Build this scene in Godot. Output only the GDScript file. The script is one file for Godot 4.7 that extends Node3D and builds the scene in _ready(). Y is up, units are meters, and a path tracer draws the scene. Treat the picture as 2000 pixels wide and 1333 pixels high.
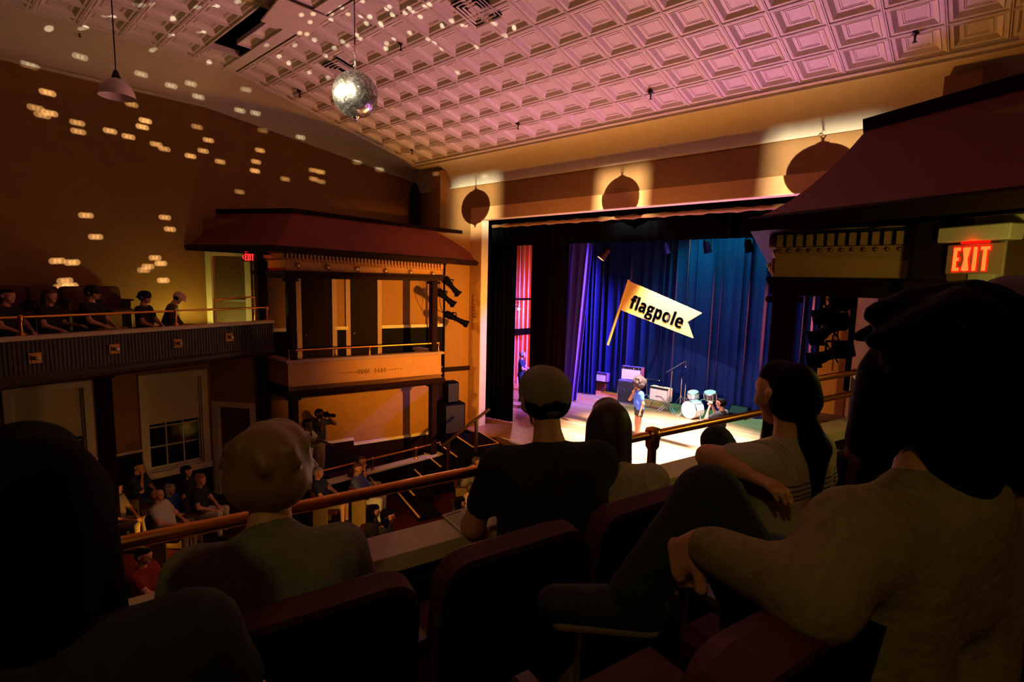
extends Node3D
# A small old theatre seen from its right-hand balcony during a show.
const DEBUG := false
const F := 1030.211           # focal length in pixels of the 2000 x 1333 frame
const EYE := Vector3(0, 5.28, 0)
const CX := -6.28             # the hall is symmetrical about this x
const XL := -13.4             # left wall
const ZP := -10.35            # proscenium wall
const YS := 1.1               # stage floor
const Y1 := 3.65              # first balcony row
var CB := Basis.from_euler(Vector3(-0.115803586, 0.731658109, 0.0235353374))
var M := {}
var names := {}
var rng := RandomNumberGenerator.new()

# ---------- a pixel of the survey frame to a point of the hall ----------
func ray(x: float, y: float) -> Vector3:
	return CB * Vector3((x - 1000.0) / F, -(y - 666.5) / F, -1.0)
func pz(x: float, y: float, z: float) -> Vector3:
	var d := ray(x, y)
	return EYE + d * (z / d.z)
func px(x: float, y: float, xx: float) -> Vector3:
	var d := ray(x, y)
	return EYE + d * (xx / d.x)
func py(x: float, y: float, yy: float) -> Vector3:
	var d := ray(x, y)
	return EYE + d * ((yy - EYE.y) / d.y)
func pd(x: float, y: float, dist: float) -> Vector3:
	return EYE + ray(x, y).normalized() * dist
func pp(x: float, y: float, o: Vector3, deg: float) -> Vector3:   # vertical plane through o that runs deg from -z towards +x
	var t := deg_to_rad(deg)
	var n := Vector3(cos(t), 0, sin(t))
	var d := ray(x, y)
	return EYE + d * ((o - EYE).dot(n) / d.dot(n))
func mir(p: Vector3, s: int) -> Vector3:
	return p if s > 0 else Vector3(2.0 * CX - p.x, p.y, p.z)

# ---------- mesh builder ----------
class MB:
	var v := PackedVector3Array()
	var n := PackedVector3Array()
	var c := PackedColorArray()
	var uv := PackedVector2Array()
	var idx := PackedInt32Array()
	var col := Color.WHITE
	func tri(a: Vector3, b: Vector3, d: Vector3) -> void:
		var m := (b - a).cross(d - a).normalized()
		var k := v.size()
		for q in [a, b, d]:
			v.append(q); n.append(m); c.append(col); uv.append(Vector2.ZERO)
		idx.append_array([k, k + 2, k + 1])
	func quad(a: Vector3, b: Vector3, d: Vector3, e: Vector3) -> void:
		var m := (d - a).cross(e - b).normalized()
		var k := v.size()
		var us := [Vector2(0, 1), Vector2(1, 1), Vector2(1, 0), Vector2(0, 0)]
		var qs := [a, b, d, e]
		for i in 4:
			v.append(qs[i]); n.append(m); c.append(col); uv.append(us[i])
		idx.append_array([k, k + 2, k + 1, k, k + 3, k + 2])
	func quad2(a: Vector3, b: Vector3, d: Vector3, e: Vector3) -> void:   # a thin sheet has two sides anyway: same as quad
		quad(a, b, d, e)
	func box(ct: Vector3, sz: Vector3, b := Basis()) -> void:
		var h := sz * 0.5
		var p := []
		for i in 8:
			p.append(ct + b * Vector3(h.x * (1 if i & 1 else -1), h.y * (1 if i & 2 else -1), h.z * (1 if i & 4 else -1)))
		quad(p[0], p[2], p[3], p[1]); quad(p[4], p[5], p[7], p[6])
		quad(p[0], p[4], p[6], p[2]); quad(p[1], p[3], p[7], p[5])
		quad(p[0], p[1], p[5], p[4]); quad(p[2], p[6], p[7], p[3])
	func bbox(ct: Vector3, sz: Vector3, r: float, b := Basis()) -> void:   # chamfered box
		var h := sz * 0.5
		var f := func(ax: int, sg: float, u: float, w: float) -> Vector3:
			var q := Vector3()
			q[ax] = sg * h[ax]
			q[(ax + 1) % 3] = u * (h[(ax + 1) % 3] - r)
			q[(ax + 2) % 3] = w * (h[(ax + 2) % 3] - r)
			return ct + b * q
		for ax in 3:
			for sg in [-1.0, 1.0]:
				var a = f.call(ax, sg, -1.0, -1.0); var d = f.call(ax, sg, 1.0, -1.0)
				var e = f.call(ax, sg, 1.0, 1.0); var g = f.call(ax, sg, -1.0, 1.0)
				if sg > 0: quad(a, d, e, g)
				else: quad(a, g, e, d)
		for ax in 3:
			var a2 := (ax + 1) % 3
			for s1 in [-1.0, 1.0]:
				for s2 in [-1.0, 1.0]:
					var a = f.call(ax, s1, s2, -1.0); var d = f.call(ax, s1, s2, 1.0)
					var e = f.call(a2, s2, 1.0, s1); var g = f.call(a2, s2, -1.0, s1)
					if s1 * s2 > 0: quad(a, g, e, d)
					else: quad(a, d, e, g)
		for i in 8:
			var s := Vector3(1 if i & 1 else -1, 1 if i & 2 else -1, 1 if i & 4 else -1)
			var a = f.call(0, s.x, s.y, s.z); var d = f.call(1, s.y, s.z, s.x); var e = f.call(2, s.z, s.x, s.y)
			if s.x * s.y * s.z > 0: tri(a, d, e)
			else: tri(a, e, d)
	func beam(a: Vector3, b: Vector3, w: float, hh: float, up := Vector3.UP) -> void:
		var z := (b - a).normalized()
		var x := up.cross(z).normalized()
		box((a + b) * 0.5, Vector3(w, hh, a.distance_to(b)), Basis(x, z.cross(x), z))
	func prism(poly: PackedVector2Array, h0: float, h1: float, xf := Transform3D()) -> void:   # polygon in x-y, extruded along z
		var p := poly
		if Geometry2D.is_polygon_clockwise(p):
			p = p.duplicate(); p.reverse()
		var t := Geometry2D.triangulate_polygon(p)
		for i in range(0, t.size(), 3):
			var q := [p[t[i]], p[t[i + 1]], p[t[i + 2]]]
			if (q[1] - q[0]).cross(q[2] - q[0]) < 0: q = [q[0], q[2], q[1]]
			tri(xf * Vector3(q[0].x, q[0].y, h1), xf * Vector3(q[1].x, q[1].y, h1), xf * Vector3(q[2].x, q[2].y, h1))
			tri(xf * Vector3(q[0].x, q[0].y, h0), xf * Vector3(q[2].x, q[2].y, h0), xf * Vector3(q[1].x, q[1].y, h0))
		for i in p.size():
			var a := p[i]; var b := p[(i + 1) % p.size()]
			quad(xf * Vector3(a.x, a.y, h0), xf * Vector3(b.x, b.y, h0), xf * Vector3(b.x, b.y, h1), xf * Vector3(a.x, a.y, h1))
	func grid(pts: Array, closed := false, flip := false) -> void:   # rows of points, smooth
		var nr := pts.size(); var nc: int = pts[0].size(); var k := v.size()
		for i in nr:
			for j in nc:
				var p: Vector3 = pts[i][j]
				var jl := (j - 1 + nc) % nc if closed else maxi(j - 1, 0)
				var jr := (j + 1) % nc if closed else mini(j + 1, nc - 1)
				var du: Vector3 = pts[i][jr] - pts[i][jl]
				var dv: Vector3 = pts[mini(i + 1, nr - 1)][j] - pts[maxi(i - 1, 0)][j]
				var m := du.cross(dv)
				if m.length() < 1e-12:
					m = (p - (pts[i][0] + pts[i][nc / 2]) * 0.5) + Vector3(0, 1e-4, 0)
				m = m.normalized()
				v.append(p); n.append(-m if flip else m); c.append(col); uv.append(Vector2(float(j) / maxi(nc - 1, 1), float(i) / maxi(nr - 1, 1)))
		for i in nr - 1:
			for j in (nc if closed else nc - 1):
				var a := k + i * nc + j; var b := k + i * nc + (j + 1) % nc
				var d := b + nc; var e := a + nc
				if flip: idx.append_array([a, b, d, a, d, e])
				else: idx.append_array([a, d, b, a, e, d])
	func tube(p: Array, r, seg := 8, caps := true) -> void:
		var rows := []
		var u := Vector3.UP
		for i in p.size():
			var t: Vector3 = (p[mini(i + 1, p.size() - 1)] - p[maxi(i - 1, 0)]).normalized()
			if i == 0: u = (Vector3.RIGHT if absf(t.y) > 0.9 else Vector3.UP)
			u = (u - t * u.dot(t)).normalized()
			var w := t.cross(u)
			var rr: float = r[i] if r is Array else r
			var row := []
			for j in seg:
				var an := TAU * j / seg
				row.append(p[i] + (u * cos(an) + w * sin(an)) * rr)
			rows.append(row)
		grid(rows, true)
		if caps:
			for e in [0, rows.size() - 1]:
				for j in seg:
					var a: Vector3 = rows[e][j]; var b: Vector3 = rows[e][(j + 1) % seg]
					if e == 0: tri(p[0], b, a)
					else: tri(p[e], a, b)
	func lathe(prof: Array, seg := 20, xf := Transform3D(), smooth := true) -> void:   # prof of Vector2(radius, height)
		var rows := []
		for q in prof:
			var row := []
			for j in seg:
				var an := TAU * j / seg
				row.append(xf * Vector3(cos(an) * q.x, q.y, -sin(an) * q.x))
			rows.append(row)
		if smooth:
			grid(rows, true)
		else:
			for i in rows.size() - 1:
				for j in seg:
					quad(rows[i][j], rows[i][(j + 1) % seg], rows[i + 1][(j + 1) % seg], rows[i + 1][j])
	func ball(ct: Vector3, r: Vector3, seg := 12, b := Basis()) -> void:
		var prof := []
		var nn := maxi(seg / 2, 4)
		for i in nn + 1:
			var a := -PI / 2 + PI * i / nn
			prof.append(Vector2(maxf(cos(a), 0.001), sin(a)))
		lathe(prof, seg, Transform3D(b * Basis.from_scale(r), ct))
	func sweep(path: Array, prof: Array, flip := false, closed := false) -> void:   # horizontal path; prof of Vector2(out to the right of travel, up)
		var rows := []
		var m := path.size()
		for i in m:
			var d0: Vector3 = (path[i] - path[i - 1]) if i > 0 else (path[1] - path[0])
			var d1: Vector3 = (path[i + 1] - path[i]) if i < m - 1 else (path[m - 1] - path[m - 2])
			if closed:
				d0 = path[i] - path[(i - 1 + m) % m]; d1 = path[(i + 1) % m] - path[i]
			d0.y = 0; d1.y = 0
			d0 = d0.normalized(); d1 = d1.normalized()
			var t := (d0 + d1).normalized()
			var side := t.cross(Vector3.UP) / maxf(t.dot(d0), 0.3)
			var row := []
			for q in prof: row.append(path[i] + side * q.x + Vector3(0, q.y, 0))
			rows.append(row)
		for i in (m if closed else m - 1):
			var a: Array = rows[i]; var b: Array = rows[(i + 1) % m]
			for j in prof.size() - 1:
				if flip: quad(a[j], b[j], b[j + 1], a[j + 1])
				else: quad(a[j], a[j + 1], b[j + 1], b[j])
	func solid(path: Array, prof: Array, flip := false) -> void:   # sweep of a closed profile with end caps
		var pr := prof.duplicate(); pr.append(prof[0])
		sweep(path, pr, flip)
		var poly := PackedVector2Array(prof)
		var t := Geometry2D.triangulate_polygon(poly)
		for e in [0, path.size() - 1]:
			var d: Vector3 = (path[1] - path[0]) if e == 0 else (path[e] - path[e - 1])
			d.y = 0
			var side := d.normalized().cross(Vector3.UP)
			for i in range(0, t.size(), 3):
				var q := []
				for k in 3: q.append(path[e] + side * poly[t[i + k]].x + Vector3(0, poly[t[i + k]].y, 0))
				tri(q[0], q[1], q[2])
	func add(o: MB, xf := Transform3D()) -> void:
		var k := v.size()
		for i in o.v.size():
			v.append(xf * o.v[i]); n.append((xf.basis * o.n[i]).normalized())
		c.append_array(o.c); uv.append_array(o.uv)
		for i in o.idx: idx.append(k + i)
	func mesh() -> ArrayMesh:
		var a := []
		a.resize(Mesh.ARRAY_MAX)
		a[Mesh.ARRAY_VERTEX] = v; a[Mesh.ARRAY_NORMAL] = n; a[Mesh.ARRAY_COLOR] = c; a[Mesh.ARRAY_TEX_UV] = uv; a[Mesh.ARRAY_INDEX] = idx
		var m := ArrayMesh.new()
		m.add_surface_from_arrays(Mesh.PRIMITIVE_TRIANGLES, a)
		return m

# ---------- naming and filing ----------
func numbered(s: String) -> String:
	var k: int = names.get(s, 0)
	names[s] = k + 1
	return s if k == 0 else "%s_%03d" % [s, k]
func thing(called: String, label: String, category: String, at := Vector3.ZERO, group := "") -> Node3D:
	var o := Node3D.new()
	o.name = numbered(called)
	add_child(o, true)
	o.position = at
	o.set_meta("label", label); o.set_meta("category", category)
	if group: o.set_meta("group", group)
	return o
func structure(called: String, label: String, category: String, at := Vector3.ZERO) -> Node3D:
	var o := thing(called, label, category, at)
	o.set_meta("kind", "structure")
	return o
func base_of(o: Node3D) -> Vector3:      # where the top-level thing stands
	var p := Vector3.ZERO
	var q: Node = o
	while q is Node3D and q != self:
		p += q.position
		q = q.get_parent()
	return p
func part(o: Node3D, called: String, m, mt: Material, label := "") -> MeshInstance3D:   # mesh in hall coordinates, filed under o
	var mi := MeshInstance3D.new()
	mi.name = called
	mi.mesh = m.mesh() if m is MB else m
	mi.material_override = mt
	o.add_child(mi, true)
	mi.position = -base_of(o)
	if label: mi.set_meta("label", label)
	return mi
func stuff(mi: Node3D) -> Node3D:
	mi.set_meta("kind", "stuff")
	return mi
func single(called: String, m, mt: Material, label: String, category: String, at: Vector3, group := "") -> MeshInstance3D:   # a thing of one mesh
	var mi := MeshInstance3D.new()
	mi.name = numbered(called)
	var mb: MB = m
	for i in mb.v.size(): mb.v[i] -= at
	mi.mesh = mb.mesh()
	mi.material_override = mt
	add_child(mi, true)
	mi.position = at
	mi.set_meta("label", label); mi.set_meta("category", category)
	if group: mi.set_meta("group", group)
	return mi

# ---------- materials ----------
func mat(key: String, c: Color, rough := 0.8, metal := 0.0) -> StandardMaterial3D:
	if M.has(key): return M[key]
	var m := StandardMaterial3D.new()
	m.resource_name = key
	m.albedo_color = c; m.roughness = rough; m.metallic = metal
	M[key] = m
	return m
func noisy(key: String, c0: Color, c1: Color, freq: float, scale: Vector3, rough := 0.8, bump := 0.0, metal := 0.0) -> StandardMaterial3D:
	if M.has(key): return M[key]
	var m := mat(key, Color.WHITE, rough, metal)
	var t := NoiseTexture2D.new()
	t.width = 256; t.height = 256; t.seamless = true
	var fn := FastNoiseLite.new()
	fn.seed = hash(key) % 1000; fn.frequency = freq; fn.fractal_octaves = 4
	t.noise = fn
	var g := Gradient.new()
	g.set_color(0, c0); g.set_color(1, c1)
	t.color_ramp = g
	m.albedo_texture = t
	if bump > 0.0:
		var b := NoiseTexture2D.new()
		b.width = 256; b.height = 256; b.seamless = true
		b.noise = fn; b.as_normal_map = true; b.bump_strength = 4.0
		m.normal_enabled = true; m.normal_texture = b; m.normal_scale = bump
	m.uv1_triplanar = true; m.uv1_world_triplanar = true; m.uv1_scale = scale
	return m
func glow(key: String, c: Color, e: float) -> StandardMaterial3D:
	if M.has(key): return M[key]
	var m := mat(key, c, 0.5)
	m.emission_enabled = true; m.emission = c; m.emission_energy_multiplier = e
	return m
func spot(called: String, at: Vector3, to: Vector3, c: Color, e: float, deg: float, soft := 0.3, size := 0.05) -> SpotLight3D:
	var l := SpotLight3D.new()
	l.name = called
	l.light_color = c; l.light_energy = e; l.spot_angle = deg; l.spot_angle_attenuation = soft
	l.spot_range = 60.0; l.spot_attenuation = 2.0; l.light_size = size; l.shadow_enabled = true
	add_child(l, true)
	l.look_at_from_position(at, to, Vector3.UP if absf((to - at).normalized().y) < 0.99 else Vector3.RIGHT)
	return l
func omni(called: String, at: Vector3, c: Color, e: float, size := 0.1) -> OmniLight3D:
	var l := OmniLight3D.new()
	l.name = called
	l.light_color = c; l.light_energy = e; l.omni_range = 60.0; l.omni_attenuation = 2.0; l.light_size = size; l.shadow_enabled = true
	add_child(l, true)
	l.position = at
	return l
func area(called: String, at: Vector3, to: Vector3, c: Color, e: float, sx: float, sy: float) -> AreaLight3D:
	var l := AreaLight3D.new()
	l.name = called
	l.light_color = c; l.light_energy = e; l.area_size = Vector2(sx, sy)
	l.area_range = 60.0; l.area_attenuation = 2.0; l.shadow_enabled = true
	add_child(l, true)
	l.look_at_from_position(at, to, Vector3.UP if absf((to - at).normalized().y) < 0.99 else Vector3.RIGHT)
	return l


func _ready() -> void:
	rng.seed = 7
	view()
	lamps()
	materials()
	ceiling()
	walls()
	stage_house()
	for s in [1, -1]: opera_box(s)
	for s in [1, -1]: balcony(s)
	windows_doors()
	stage_curtains()
	audience()
	things()

func view() -> void:
	var cam := Camera3D.new()
	cam.name = "camera"
	add_child(cam)
	cam.transform = Transform3D(CB, EYE)
	cam.fov = rad_to_deg(2.0 * atan(666.5 / F))
	cam.near = 0.05; cam.far = 200.0
	cam.current = true
	var we := WorldEnvironment.new()
	we.name = "environment"
	var e := Environment.new()
	e.background_mode = Environment.BG_COLOR
	e.background_color = Color(0, 0, 0)
	e.tonemap_mode = Environment.TONE_MAPPER_LINEAR
	e.tonemap_exposure = 1.0
	e.sdfgi_enabled = true; e.ssao_enabled = true; e.ssil_enabled = true
	we.environment = e
	add_child(we)

func lamps() -> void:
	# front spotlight and white down light on the middle of the stage
	spot("front_spotlight", Vector3(-3.5, 8.3, 3.0), Vector3(-6.3, 1.7, -12.7), Color(1.0, 0.93, 0.95), 340.0, 10.5, 0.6, 0.1)
	spot("white_down_light", Vector3(-5.2, 7.4, -11.7), Vector3(-6.0, YS, -12.7), Color(1.0, 0.96, 1.0), 620.0, 28.0, 0.7, 0.1)
	# blue, violet and teal wash over the stage
	spot("blue_wash_light", Vector3(-6.3, 7.3, -12.0), Vector3(-6.3, 0.8, -17.2), Color(0.2, 0.3, 1.0), 26.0, 44.0, 0.9, 0.2)
	spot("violet_wash_light", Vector3(-5.0, 7.2, -14.9), Vector3(-10.8, 3.4, -15.0), Color(0.5, 0.38, 1.0), 650.0, 27.0, 0.8, 0.15)
	spot("violet_edge_light", Vector3(-7.4, 6.3, -14.4), Vector3(-10.1, 3.4, -11.3), Color(0.5, 0.4, 1.0), 70.0, 17.0, 0.8, 0.1)
	spot("teal_top_light", Vector3(-6.0, 7.6, -15.9), Vector3(-6.0, 4.8, -17.3), Color(0.0, 0.9, 0.68), 20.0, 62.0, 0.9, 0.2)
	spot("teal_down_light", Vector3(-7.2, 8.0, -16.7), Vector3(-7.2, YS, -16.5), Color(0.0, 0.95, 0.75), 34.0, 35.0, 0.8, 0.1)
	spot("warm_side_light", Vector3(-0.7, 4.6, -16.9), Vector3(-9.0, 3.4, -17.25), Color(1.0, 0.36, 0.2), 480.0, 20.0, 0.9, 0.1)
	# violet floor wash that reaches the hall ceiling under the arch
	spot("violet_floor_light", Vector3(-4.6, 1.4, -12.6), Vector3(-4.9, 9.0, -7.9), Color(0.86, 0.46, 0.95), 36.0, 43.0, 0.8, 0.5)
	# amber floor light at the front edge of the stage
	spot("amber_floor_light", Vector3(-6.5, 1.42, -10.0), Vector3(-6.5, 9.0, -9.0), Color(1.0, 0.62, 0.18), 25.0, 58.0, 0.7, 0.12)
	spot("amber_side_light", Vector3(-2.1, 4.5, -8.75), Vector3(-11.1, 3.5, -9.0), Color(1.0, 0.65, 0.17), 140.0, 22.0, 0.9, 0.08)
	spot("amber_front_light", Vector3(-6.3, 8.6, 4.5), Vector3(-6.6, 2.2, -10.4), Color(1.0, 0.70, 0.26), 110.0, 22.0, 0.8, 0.1)
	omni("hall_amber_light", Vector3(-6.28, 3.4, -5.0), Color(1.0, 0.66, 0.5), 1.2, 0.5)
	# dim yellow green aisle lights at the back of both balconies
	omni("left_aisle_light", Vector3(-12.75, 4.05, -3.75), Color(1.0, 0.93, 0.4), 0.9, 0.1)
	omni("right_door_light", Vector3(0.1, 5.3, -3.85), Color(1.0, 0.94, 0.42), 0.3, 0.1)
	spot("right_aisle_light", Vector3(0.5, 7.4, 1.8), Vector3(-0.8, 4.5, -0.9), Color(1.0, 0.88, 0.46), 0.95, 46.0, 0.5, 0.1)
	# three pin spots at the back of the house aimed at the mirror ball
	var ball := px(694, 185, CX)
	for sh in [pz(929, 405, ZP), pz(1213, 388, ZP), pz(1602, 335, ZP)]:
		var d: Vector3 = (ball - sh).normalized()
		pin_spot(sh + d * ((6.0 - ZP) / d.z), ball)

func pin_spot(at: Vector3, to: Vector3) -> void:
	# long-throw lamp whose shutters cut a square beam
	spot("pin_spot_light", at, to, Color(1.0, 0.94, 0.8), 1150.0, 4.6, 0.05, 0.012)
	var z := (at - to).normalized(); var x := Vector3.UP.cross(z).normalized(); var y := z.cross(x)
	var b := Basis(x, y, z)
	var o := thing("pin_spot", "long black spotlight at the back of the house aimed at the mirror ball", "spotlight", at, "pin spots for the mirror ball")
	var m := MB.new()
	for s in [-1.0, 1.0]:
		m.box(at + b * Vector3(0.13 * s, 0, -0.38), Vector3(0.02, 0.28, 1.1), b); m.box(at + b * Vector3(0, 0.13 * s, -0.38), Vector3(0.28, 0.02, 1.1), b)
	m.box(at + b * Vector3(0, 0, 0.18), Vector3(0.28, 0.28, 0.02), b)
	part(o, "housing", m, mat("black", Color(0.02, 0.02, 0.022), 0.6))
	for s in [-1.0, 1.0]:
		m = MB.new()
		m.box(at + b * Vector3((0.032 + 0.05) * s, 0, -0.9), Vector3(0.1, 0.28, 0.006), b)
		part(o, "shutter", m, M.black)
		m = MB.new()
		m.box(at + b * Vector3(0, (0.032 + 0.05) * s, -0.91), Vector3(0.28, 0.1, 0.006), b)
		part(o, "shutter", m, M.black)
	m = MB.new()
	m.tube([at + Vector3(0, 0.13, 0), Vector3(at.x, 9.63, at.z)], 0.02, 6)
	part(o, "hanger", m, M.black)

func materials() -> void:
	noisy("wall_paint", Color(0.54, 0.38, 0.19), Color(0.58, 0.41, 0.21), 0.02, Vector3.ONE * 0.7, 0.75)
	noisy("cream", Color(0.78, 0.73, 0.64), Color(0.82, 0.77, 0.68), 0.02, Vector3.ONE * 0.8, 0.6)
	noisy("tin", Color(0.8, 0.76, 0.7), Color(0.86, 0.82, 0.77), 0.03, Vector3.ONE * 1.5, 0.5)
	noisy("parapet_paint", Color(0.64, 0.45, 0.3), Color(0.68, 0.48, 0.33), 0.02, Vector3.ONE * 0.8, 0.7)
	noisy("dark_wood", Color(0.1, 0.055, 0.045), Color(0.15, 0.08, 0.06), 0.03, Vector3(1, 6, 1), 0.45)
	noisy("plum_wood", Color(0.14, 0.075, 0.08), Color(0.18, 0.1, 0.1), 0.03, Vector3(1, 6, 1), 0.5)
	noisy("roof_red", Color(0.4, 0.13, 0.1), Color(0.47, 0.17, 0.13), 0.05, Vector3.ONE * 2.0, 0.7)
	mat("brass", Color(0.85, 0.58, 0.25), 0.28, 1.0)
	mat("black", Color(0.02, 0.02, 0.022), 0.6)
	mat("velvet_black", Color(0.02, 0.022, 0.04), 0.9)
	mat("velvet_blue", Color(0.085, 0.12, 0.3), 0.8)
	noisy("carpet", Color(0.2, 0.06, 0.05), Color(0.27, 0.09, 0.07), 0.1, Vector3.ONE * 3.0, 0.95)
	noisy("stage_wood", Color(0.42, 0.26, 0.13), Color(0.6, 0.4, 0.22), 0.02, Vector3(0.6, 4, 8), 0.35)
	noisy("cap_paint", Color(0.74, 0.66, 0.56), Color(0.8, 0.72, 0.62), 0.02, Vector3.ONE, 0.55)
	mat("brass_dull", Color(0.62, 0.45, 0.22), 0.4, 0.8)
	mat("bulb_glass", Color(0.9, 0.85, 0.75), 0.1)
	mat("door_brown", Color(0.34, 0.23, 0.14), 0.55)
	mat("door_dark", Color(0.09, 0.04, 0.03), 0.5)
	mat("wainscot_black", Color(0.03, 0.022, 0.02), 0.5)
	mat("lilac_trim", Color(0.6, 0.48, 0.5), 0.6)
	mat("dentil_bed", Color(0.07, 0.035, 0.02), 0.8)
	mat("steel", Color(0.6, 0.6, 0.6), 0.35, 1.0)
	mat("chrome", Color(0.85, 0.85, 0.86), 0.15, 1.0)
	mat("blind", Color(0.78, 0.72, 0.6), 0.8)
	mat("night_glass", Color(0.03, 0.03, 0.04), 0.06)
	mat("apron_wood", Color(0.4, 0.24, 0.14), 0.45)
	mat("white_tape", Color(0.9, 0.88, 0.85), 0.7)
	mat("yellow_tape", Color(0.95, 0.72, 0.1), 0.6)
	noisy("wing_wall", Color(0.5, 0.24, 0.17), Color(0.62, 0.34, 0.24), 0.08, Vector3(1, 3, 1), 0.85)
	mat("tan_cloth", Color(0.5, 0.36, 0.2), 0.85)
	mat("velvet_brown", Color(0.09, 0.03, 0.05), 0.85)
	mat("velvet_violet", Color(0.36, 0.27, 0.6), 0.8)
	noisy("frame_paint", Color(0.78, 0.58, 0.36), Color(0.82, 0.62, 0.4), 0.02, Vector3.ONE * 0.8, 0.7)
	mat("ball_core", Color(0.3, 0.3, 0.3), 0.6)
	var mr := mat("mirror", Color(0.95, 0.94, 0.92), 0.3, 1.0)
	mr.vertex_color_use_as_albedo = true
	var op := mat("opal", Color(0.85, 0.78, 0.74), 0.25)
	op.backlight_enabled = true; op.backlight = Color(0.4, 0.36, 0.33)
	mat("bronze", Color(0.14, 0.09, 0.07), 0.4, 0.6)
	mat("sign_panel", Color(0.62, 0.5, 0.4), 0.4)
	glow("exit_red", Color(1.0, 0.04, 0.04), 0.9)
	glow("exit_core", Color(1.0, 0.5, 0.2), 1.1)
	mat("exit_panel", Color(0.2, 0.05, 0.04), 0.4)
	glow("exit_pink", Color(1.0, 0.25, 0.25), 1.0)
	mat("fire_red", Color(0.6, 0.05, 0.05), 0.5)
	mat("tolex", Color(0.3, 0.26, 0.5), 0.6)
	mat("tolex_white", Color(0.85, 0.83, 0.8), 0.5)
	mat("grille_white", Color(0.82, 0.8, 0.76), 0.8)
	mat("grille_dark", Color(0.08, 0.07, 0.09), 0.8)
	mat("stand_grey", Color(0.5, 0.5, 0.52), 0.3, 0.9)
	mat("drum_white", Color(0.9, 0.89, 0.86), 0.3)
	mat("drum_dark", Color(0.2, 0.14, 0.2), 0.35)
	mat("flag_gold", Color(0.8, 0.62, 0.26), 0.42, 0.25)
	mat("flag_brown", Color(0.16, 0.09, 0.03), 0.6)
	mat("case_brown", Color(0.3, 0.17, 0.12), 0.6)
	mat("can_red", Color(0.3, 0.12, 0.09), 0.5)
	glow("lens_warm", Color(1.0, 0.75, 0.45), 1.4)
	glow("lens_teal", Color(0.05, 0.7, 0.5), 0.5)
	mat("lens_dark", Color(0.05, 0.05, 0.07), 0.08)
	mat("rope", Color(0.75, 0.65, 0.6), 0.8)
	glow("work_glow", Color(1.0, 0.97, 0.95), 3.0)
	mat("step_dark", Color(0.07, 0.05, 0.06), 0.8)
	mat("rail_dark", Color(0.16, 0.08, 0.08), 0.4)
	mat("paper", Color(0.8, 0.77, 0.7), 0.8)
	glow("aisle_glow", Color(1.0, 0.86, 0.5), 1.8)
	var im := Image.create(256, 128, false, Image.FORMAT_RGB8)
	im.fill(Color(0.74, 0.72, 0.62))
	var rr := RandomNumberGenerator.new()
	rr.seed = 4
	for colm in 2:
		im.fill_rect(Rect2i(12 + colm * 124, 10, 70, 6), Color(0.25, 0.24, 0.2))
		for ln in 17:
			im.fill_rect(Rect2i(12 + colm * 124, 24 + ln * 6, 60 + rr.randi() % 45, 2), Color(0.42, 0.4, 0.34))
	mat("print", Color.WHITE, 0.8).albedo_texture = ImageTexture.create_from_image(im)
	noisy("seat_red", Color(0.24, 0.035, 0.04), Color(0.3, 0.045, 0.05), 0.2, Vector3.ONE * 8.0, 0.75)
	mat("seat_shell", Color(0.03, 0.022, 0.02), 0.5)
	mat("seat_end", Color(0.5, 0.4, 0.2), 0.6)
	mat("seat_wood", Color(0.22, 0.11, 0.06), 0.4)
	mat("skin", Color(0.78, 0.55, 0.44), 0.55)
	mat("skin_brown", Color(0.55, 0.35, 0.24), 0.5)
	mat("skin_dark", Color(0.3, 0.18, 0.12), 0.5)
	mat("eye", Color(0.05, 0.04, 0.04), 0.2)
	mat("hair_dark", Color(0.05, 0.035, 0.03), 0.6)
	mat("hair_black", Color(0.025, 0.02, 0.02), 0.6)
	mat("hair_brown", Color(0.2, 0.11, 0.07), 0.55)
	mat("hair_red", Color(0.26, 0.1, 0.06), 0.55)
	mat("hair_blond", Color(0.5, 0.36, 0.2), 0.5)
	mat("hair_grey", Color(0.55, 0.52, 0.5), 0.6)
	mat("hair_afro", Color(0.17, 0.075, 0.03), 0.9)
	mat("cap_pale", Color(0.5, 0.45, 0.4), 0.85)
	mat("cap_dark", Color(0.06, 0.05, 0.06), 0.85)
	mat("cap_pink", Color(0.85, 0.7, 0.66), 0.85)
	mat("sneaker", Color(0.1, 0.07, 0.08), 0.8)
	mat("sole", Color(0.5, 0.42, 0.34), 0.8)
	mat("singer_blue", Color(0.22, 0.34, 0.75), 0.85)
	mat("drummer_shirt", Color(0.16, 0.13, 0.12), 0.85)
	pattern("stripes", Color(0.7, 0.66, 0.62), Color(0.05, 0.05, 0.06), [[0.1, 0.13], [0.16, 0.19], [0.22, 0.25], [0.28, 0.31]], [], 3.2)
	M["stripes"].uv1_offset = Vector3(0, 0.4, 0)
	pattern("plaid", Color(0.16, 0.05, 0.07), Color(0.5, 0.42, 0.42), [[0.2, 0.28], [0.7, 0.78]], [[0.2, 0.28], [0.7, 0.78]], 12.0)
	pattern("plaid_blue", Color(0.22, 0.26, 0.5), Color(0.5, 0.52, 0.66), [[0.2, 0.3], [0.7, 0.76]], [[0.2, 0.3], [0.7, 0.76]], 14.0)

	for key in ["velvet_blue", "velvet_black", "velvet_brown", "velvet_violet", "black", "hair_dark", "hair_black", "seat_shell", "carpet", "door_dark", "wainscot_black", "dark_wood", "step_dark"]: mat(key, Color.BLACK).metallic_specular = 0.12

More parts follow.
